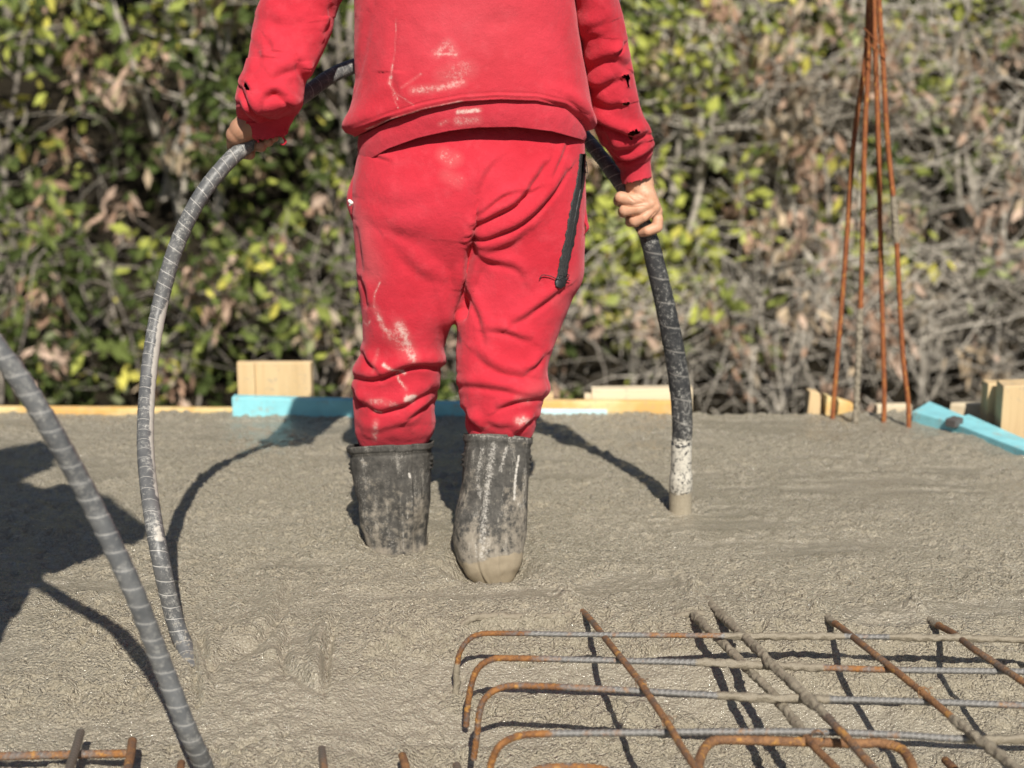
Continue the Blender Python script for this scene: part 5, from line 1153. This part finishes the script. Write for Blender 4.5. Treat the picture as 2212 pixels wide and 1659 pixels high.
def shrub(name, x, y, h, spread, seed, n_green, n_dry, n_twig, wts, label, cat, size=0.05, bark=BARK, zlow=0.0, stems=6, pal=None, group="shrubs on the slope"):
    rg = np.random.default_rng(seed); K = 2.4; x, y, h, spread, size, zlow = x * K, y * K, h * K, spread * K, size * K, zlow * K; z0 = slope_z(y)
    root = bpy.data.objects.new(name, None); COL.objects.link(root); root.location = (x, y, z0)
    root["label"] = label; root["category"] = cat; root["group"] = group
    st = MB(); ends = []
    for k in range(stems):
        az = rg.uniform(0, 2 * pi); out = spread * rg.uniform(0.2, 0.75); top = h * rg.uniform(0.7, 1.05)
        base = np.array([rg.normal() * 0.12 * spread, rg.normal() * 0.12 * spread, -0.1])
        tip = np.array([cos(az) * out, sin(az) * out * 0.8, top])
        mid = base * 0.5 + tip * 0.5 + rg.normal(size=3) * 0.10 * h; mid[2] = top * rg.uniform(0.45, 0.7)
        C, _ = catmull([base, base * 0.7 + mid * 0.3 + rg.normal(size=3) * 0.03 * h, mid, mid * 0.4 + tip * 0.6 + rg.normal(size=3) * 0.06 * h, tip], 26)
        r0 = h * rg.uniform(0.008, 0.016); st.tube(C, np.linspace(r0, r0 * 0.3, 26), 6)
        for j in range(7):
            i = rg.integers(6, 25); d = rg.normal(size=3); d[2] = abs(d[2]) * 0.5 + 0.1; d /= np.linalg.norm(d); L = h * rg.uniform(0.15, 0.4)
            bend = rg.normal(size=3) * 0.12 * L
            Cb, _ = catmull([C[i], C[i] + d * L * 0.5 + bend, C[i] + d * L - [0, 0, 0.12 * L]], 10); st.tube(Cb, np.linspace(r0 * 0.5, r0 * 0.14, 10), 5); ends.append(Cb)
    for k in range(n_twig):
        c = np.array([rg.uniform(-1, 1) * spread, rg.uniform(-1, 0.6) * spread * 0.8, zlow + rg.uniform(0, 1) ** 0.8 * h]); d = rg.normal(size=3); d[2] *= 0.7; d /= np.linalg.norm(d); L = K * rg.uniform(0.15, 0.50)
        Cb, _ = catmull([c, c + d * L * 0.5 + rg.normal(size=3) * 0.08 * L, c + d * L + rg.normal(size=3) * 0.18 * L], 8); r = K * rg.uniform(0.0011, 0.0034); st.tube(Cb, np.linspace(r, r * 0.4, 8), 4)
        if rg.random() < 0.4: ends.append(Cb)
    link("trunk", st.mesh("trunk", [bark]), root)
    V_, T_, Cc = [], [], []; off = 0
    def emit(n, per, pal, w_, sz, droop, sig, face, el):
        nonlocal off
        nc = max(1, n // per)
        pick = rg.integers(0, len(ends), nc)
        cen = np.array([ends[p][rg.integers(2, len(ends[p]))] for p in pick]) + rg.normal(size=(nc, 3)) * sig * K
        far = rg.random(nc) < 0.45
        rnd = np.stack([rg.uniform(-1, 1, nc) * spread, rg.uniform(-1, 0.7, nc) * spread * 0.8, zlow + rg.uniform(0.0, 1.05, nc) * h], 1); cen[far] = rnd[far]
        tone = rg.choice(len(pal), nc, p=w_)
        pts = np.repeat(cen, per, 0) + rg.normal(size=(nc * per, 3)) * sig * K
        c = pal[np.repeat(tone, per)]; c = c * rg.uniform(0.65, 1.3, (len(c), 1)); sw_ = rg.random(len(c)) < 0.25; c[sw_] = pal[rg.choice(len(pal), sw_.sum(), p=w_)]
        v, t, cc = leaves(pts, sz, c, rg, droop, face, el); V_.append(v); T_.append(t + off); Cc.append(cc); off += len(v)
    if n_green: emit(n_green, 16, pal if pal is not None else GREENS, np.array(wts) / sum(wts), size, 0.25, 0.062, 0.55, 1.4)
    if n_dry: emit(n_dry, 30, DRY, np.array([.25, .25, .2, .2, .1]), size * 0.72, 0.8, 0.045, 0.35, 2.0)
    me = mesh_np("crown", np.vstack(V_), None, [LEAF], False, np.vstack(T_)); c = np.vstack(Cc)
    a = me.color_attributes.new("tint", 'FLOAT_COLOR', 'POINT'); a.data.foreach_set("color", np.c_[np.clip(c, 0, 1), np.ones(len(c))].astype(np.float32).ravel())
    link("crown", me, root)
    return root
LW = [.24, .22, .18, .13, .08, .09, .06]; LW2 = [.42, .27, .12, .07, .04, .05, .03]; YW = [.08, .13, .26, .26, .11, .06, .10]
ROWS = [
    ("leafy_shrub", -1.95, 5.35, 1.35, 0.55, 1, 1170, 260, 30, LW2, "dark green shrub with yellow flecks at the far left, behind the near hose", BARK),
    ("leafy_shrub", -1.25, 5.55, 1.55, 0.60, 2, 1170, 420, 40, LW2, "green shrub with arching grey branches just left of the held hose's bend", BARK2),
    ("leafy_shrub", -0.60, 5.35, 1.35, 0.55, 3, 1170, 300, 40, LW2, "dark leafy shrub with black gaps above the timber block, left of the worker", BARK),
    ("leafy_shrub", 0.02, 5.55, 1.30, 0.50, 4, 1430, 400, 50, LW, "shrub mostly hidden behind the worker's legs", BARK),
    ("bare_shrub", 0.62, 5.45, 1.15, 0.50, 5, 728, 560, 150, YW, "mixed brown and green shrub between the worker and the poker", BARK2),
    ("bare_shrub", 1.22, 5.30, 1.00, 0.52, 6, 260, 480, 330, YW, "grey twiggy shrub left of the upright rods, nearly leafless", BARK2),
    ("bare_shrub", 1.90, 5.40, 1.10, 0.58, 7, 260, 520, 340, YW, "tangle of pale dry twigs behind the upright rods at far right", BARK2),
    ("yellow_shrub", 0.40, 5.00, 0.52, 0.20, 8, 420, 0, 6, [0, 0, .2, .45, .3, 0, .05], "low bright yellow green bush beside the poker, right of the worker", BARK),
    ("tall_shrub", -2.25, 6.50, 1.75, 0.70, 9, 1625, 420, 40, YW, "bright green tall shrub filling the top left corner", BARK),
    ("tall_shrub", -1.50, 6.75, 1.80, 0.70, 10, 1625, 340, 40, YW, "tall pale green shrub behind the hose at the upper left", BARK2),
    ("tall_shrub", -0.75, 6.50, 1.65, 0.68, 11, 1625, 260, 50, LW, "tall dark shrub seen under the worker's left arm", BARK),
    ("tall_shrub", 0.10, 6.75, 1.65, 0.68, 12, 1430, 260, 50, LW, "tall green shrub hidden by the worker's back", BARK),
    ("tall_shrub", 0.85, 6.50, 1.60, 0.66, 13, 3315, 288, 42, YW, "tall yellow green shrub right of the worker's arm", BARK2),
    ("tall_shrub", 1.60, 6.60, 1.60, 0.66, 14, 2925, 540, 56, YW, "tall shrub with pinkish dry clusters behind the tops of the rods", BARK2),
    ("tall_shrub", 2.35, 6.50, 1.65, 0.70, 15, 3120, 540, 56, YW, "tall yellow and brown shrub in the top right corner", BARK2)]
for nm, x, y, h, sp_, sd_, ng, nd, ntw, wt, lab, bk in ROWS:
    shrub(nm, x, y, h, sp_, sd_, ng, nd, ntw, wt, lab, "bush" if nm == "yellow_shrub" else "shrub", size=0.050, bark=bk, stems=4 if nm == "yellow_shrub" else 6)
for i, (x, y, h, ng, nd, ntw, lab) in enumerate([(-1.75, 4.75, .62, 500, 160, 50, "low dark scrub behind the yellow board at the far left"), (-1.15, 4.65, .58, 450, 160, 60, "low scrub just behind the yellow board, right of the held hose"),
        (-0.62, 4.75, .60, 480, 180, 60, "low scrub right behind the timber block"), (-0.1, 4.6, .55, 250, 260, 80, "low brown scrub seen between the worker's legs"), (0.42, 4.75, .50, 160, 260, 110, "low dry scrub right of the worker's knee"),
        (0.92, 4.65, .55, 60, 260, 170, "low tangle of dead twigs right of the poker"), (1.42, 4.7, .60, 60, 260, 180, "low tangle of dead twigs behind the feet of the upright rods"), (1.95, 4.6, .55, 60, 260, 170, "low tangle of dead twigs behind the wooden post")]):
    shrub("scrub", x, y, h, 0.36, 60 + i, ng, nd, ntw, LW2 if i < 4 else YW, lab, "scrub", size=0.045, bark=BARK if i < 4 else BARK2, stems=6, zlow=-0.05)
for i, (x, y) in enumerate([(-2.9, 8.0), (-1.8, 8.2), (-0.8, 8.0), (0.2, 8.2), (1.2, 8.0), (2.2, 8.2), (3.2, 8.0)]):
    shrub("hillside_shrub", x, y, 1.8, 0.9, 30 + i, 800, 120, 20, LW if i < 4 else YW, ["shrub high on the slope behind the top left corner", "shrub high on the slope behind the left hose", "shrub high on the slope behind the left sleeve", "shrub high on the slope behind the worker's shoulders",
          "shrub high on the slope behind the right sleeve", "shrub high on the slope behind the rod tops", "shrub high on the slope beyond the right corner"][i], "shrub", size=0.06, pal=SHADE_GREENS if i < 4 else GREENS * 0.6)  # palette dimming stands in for shade deep in the thicket
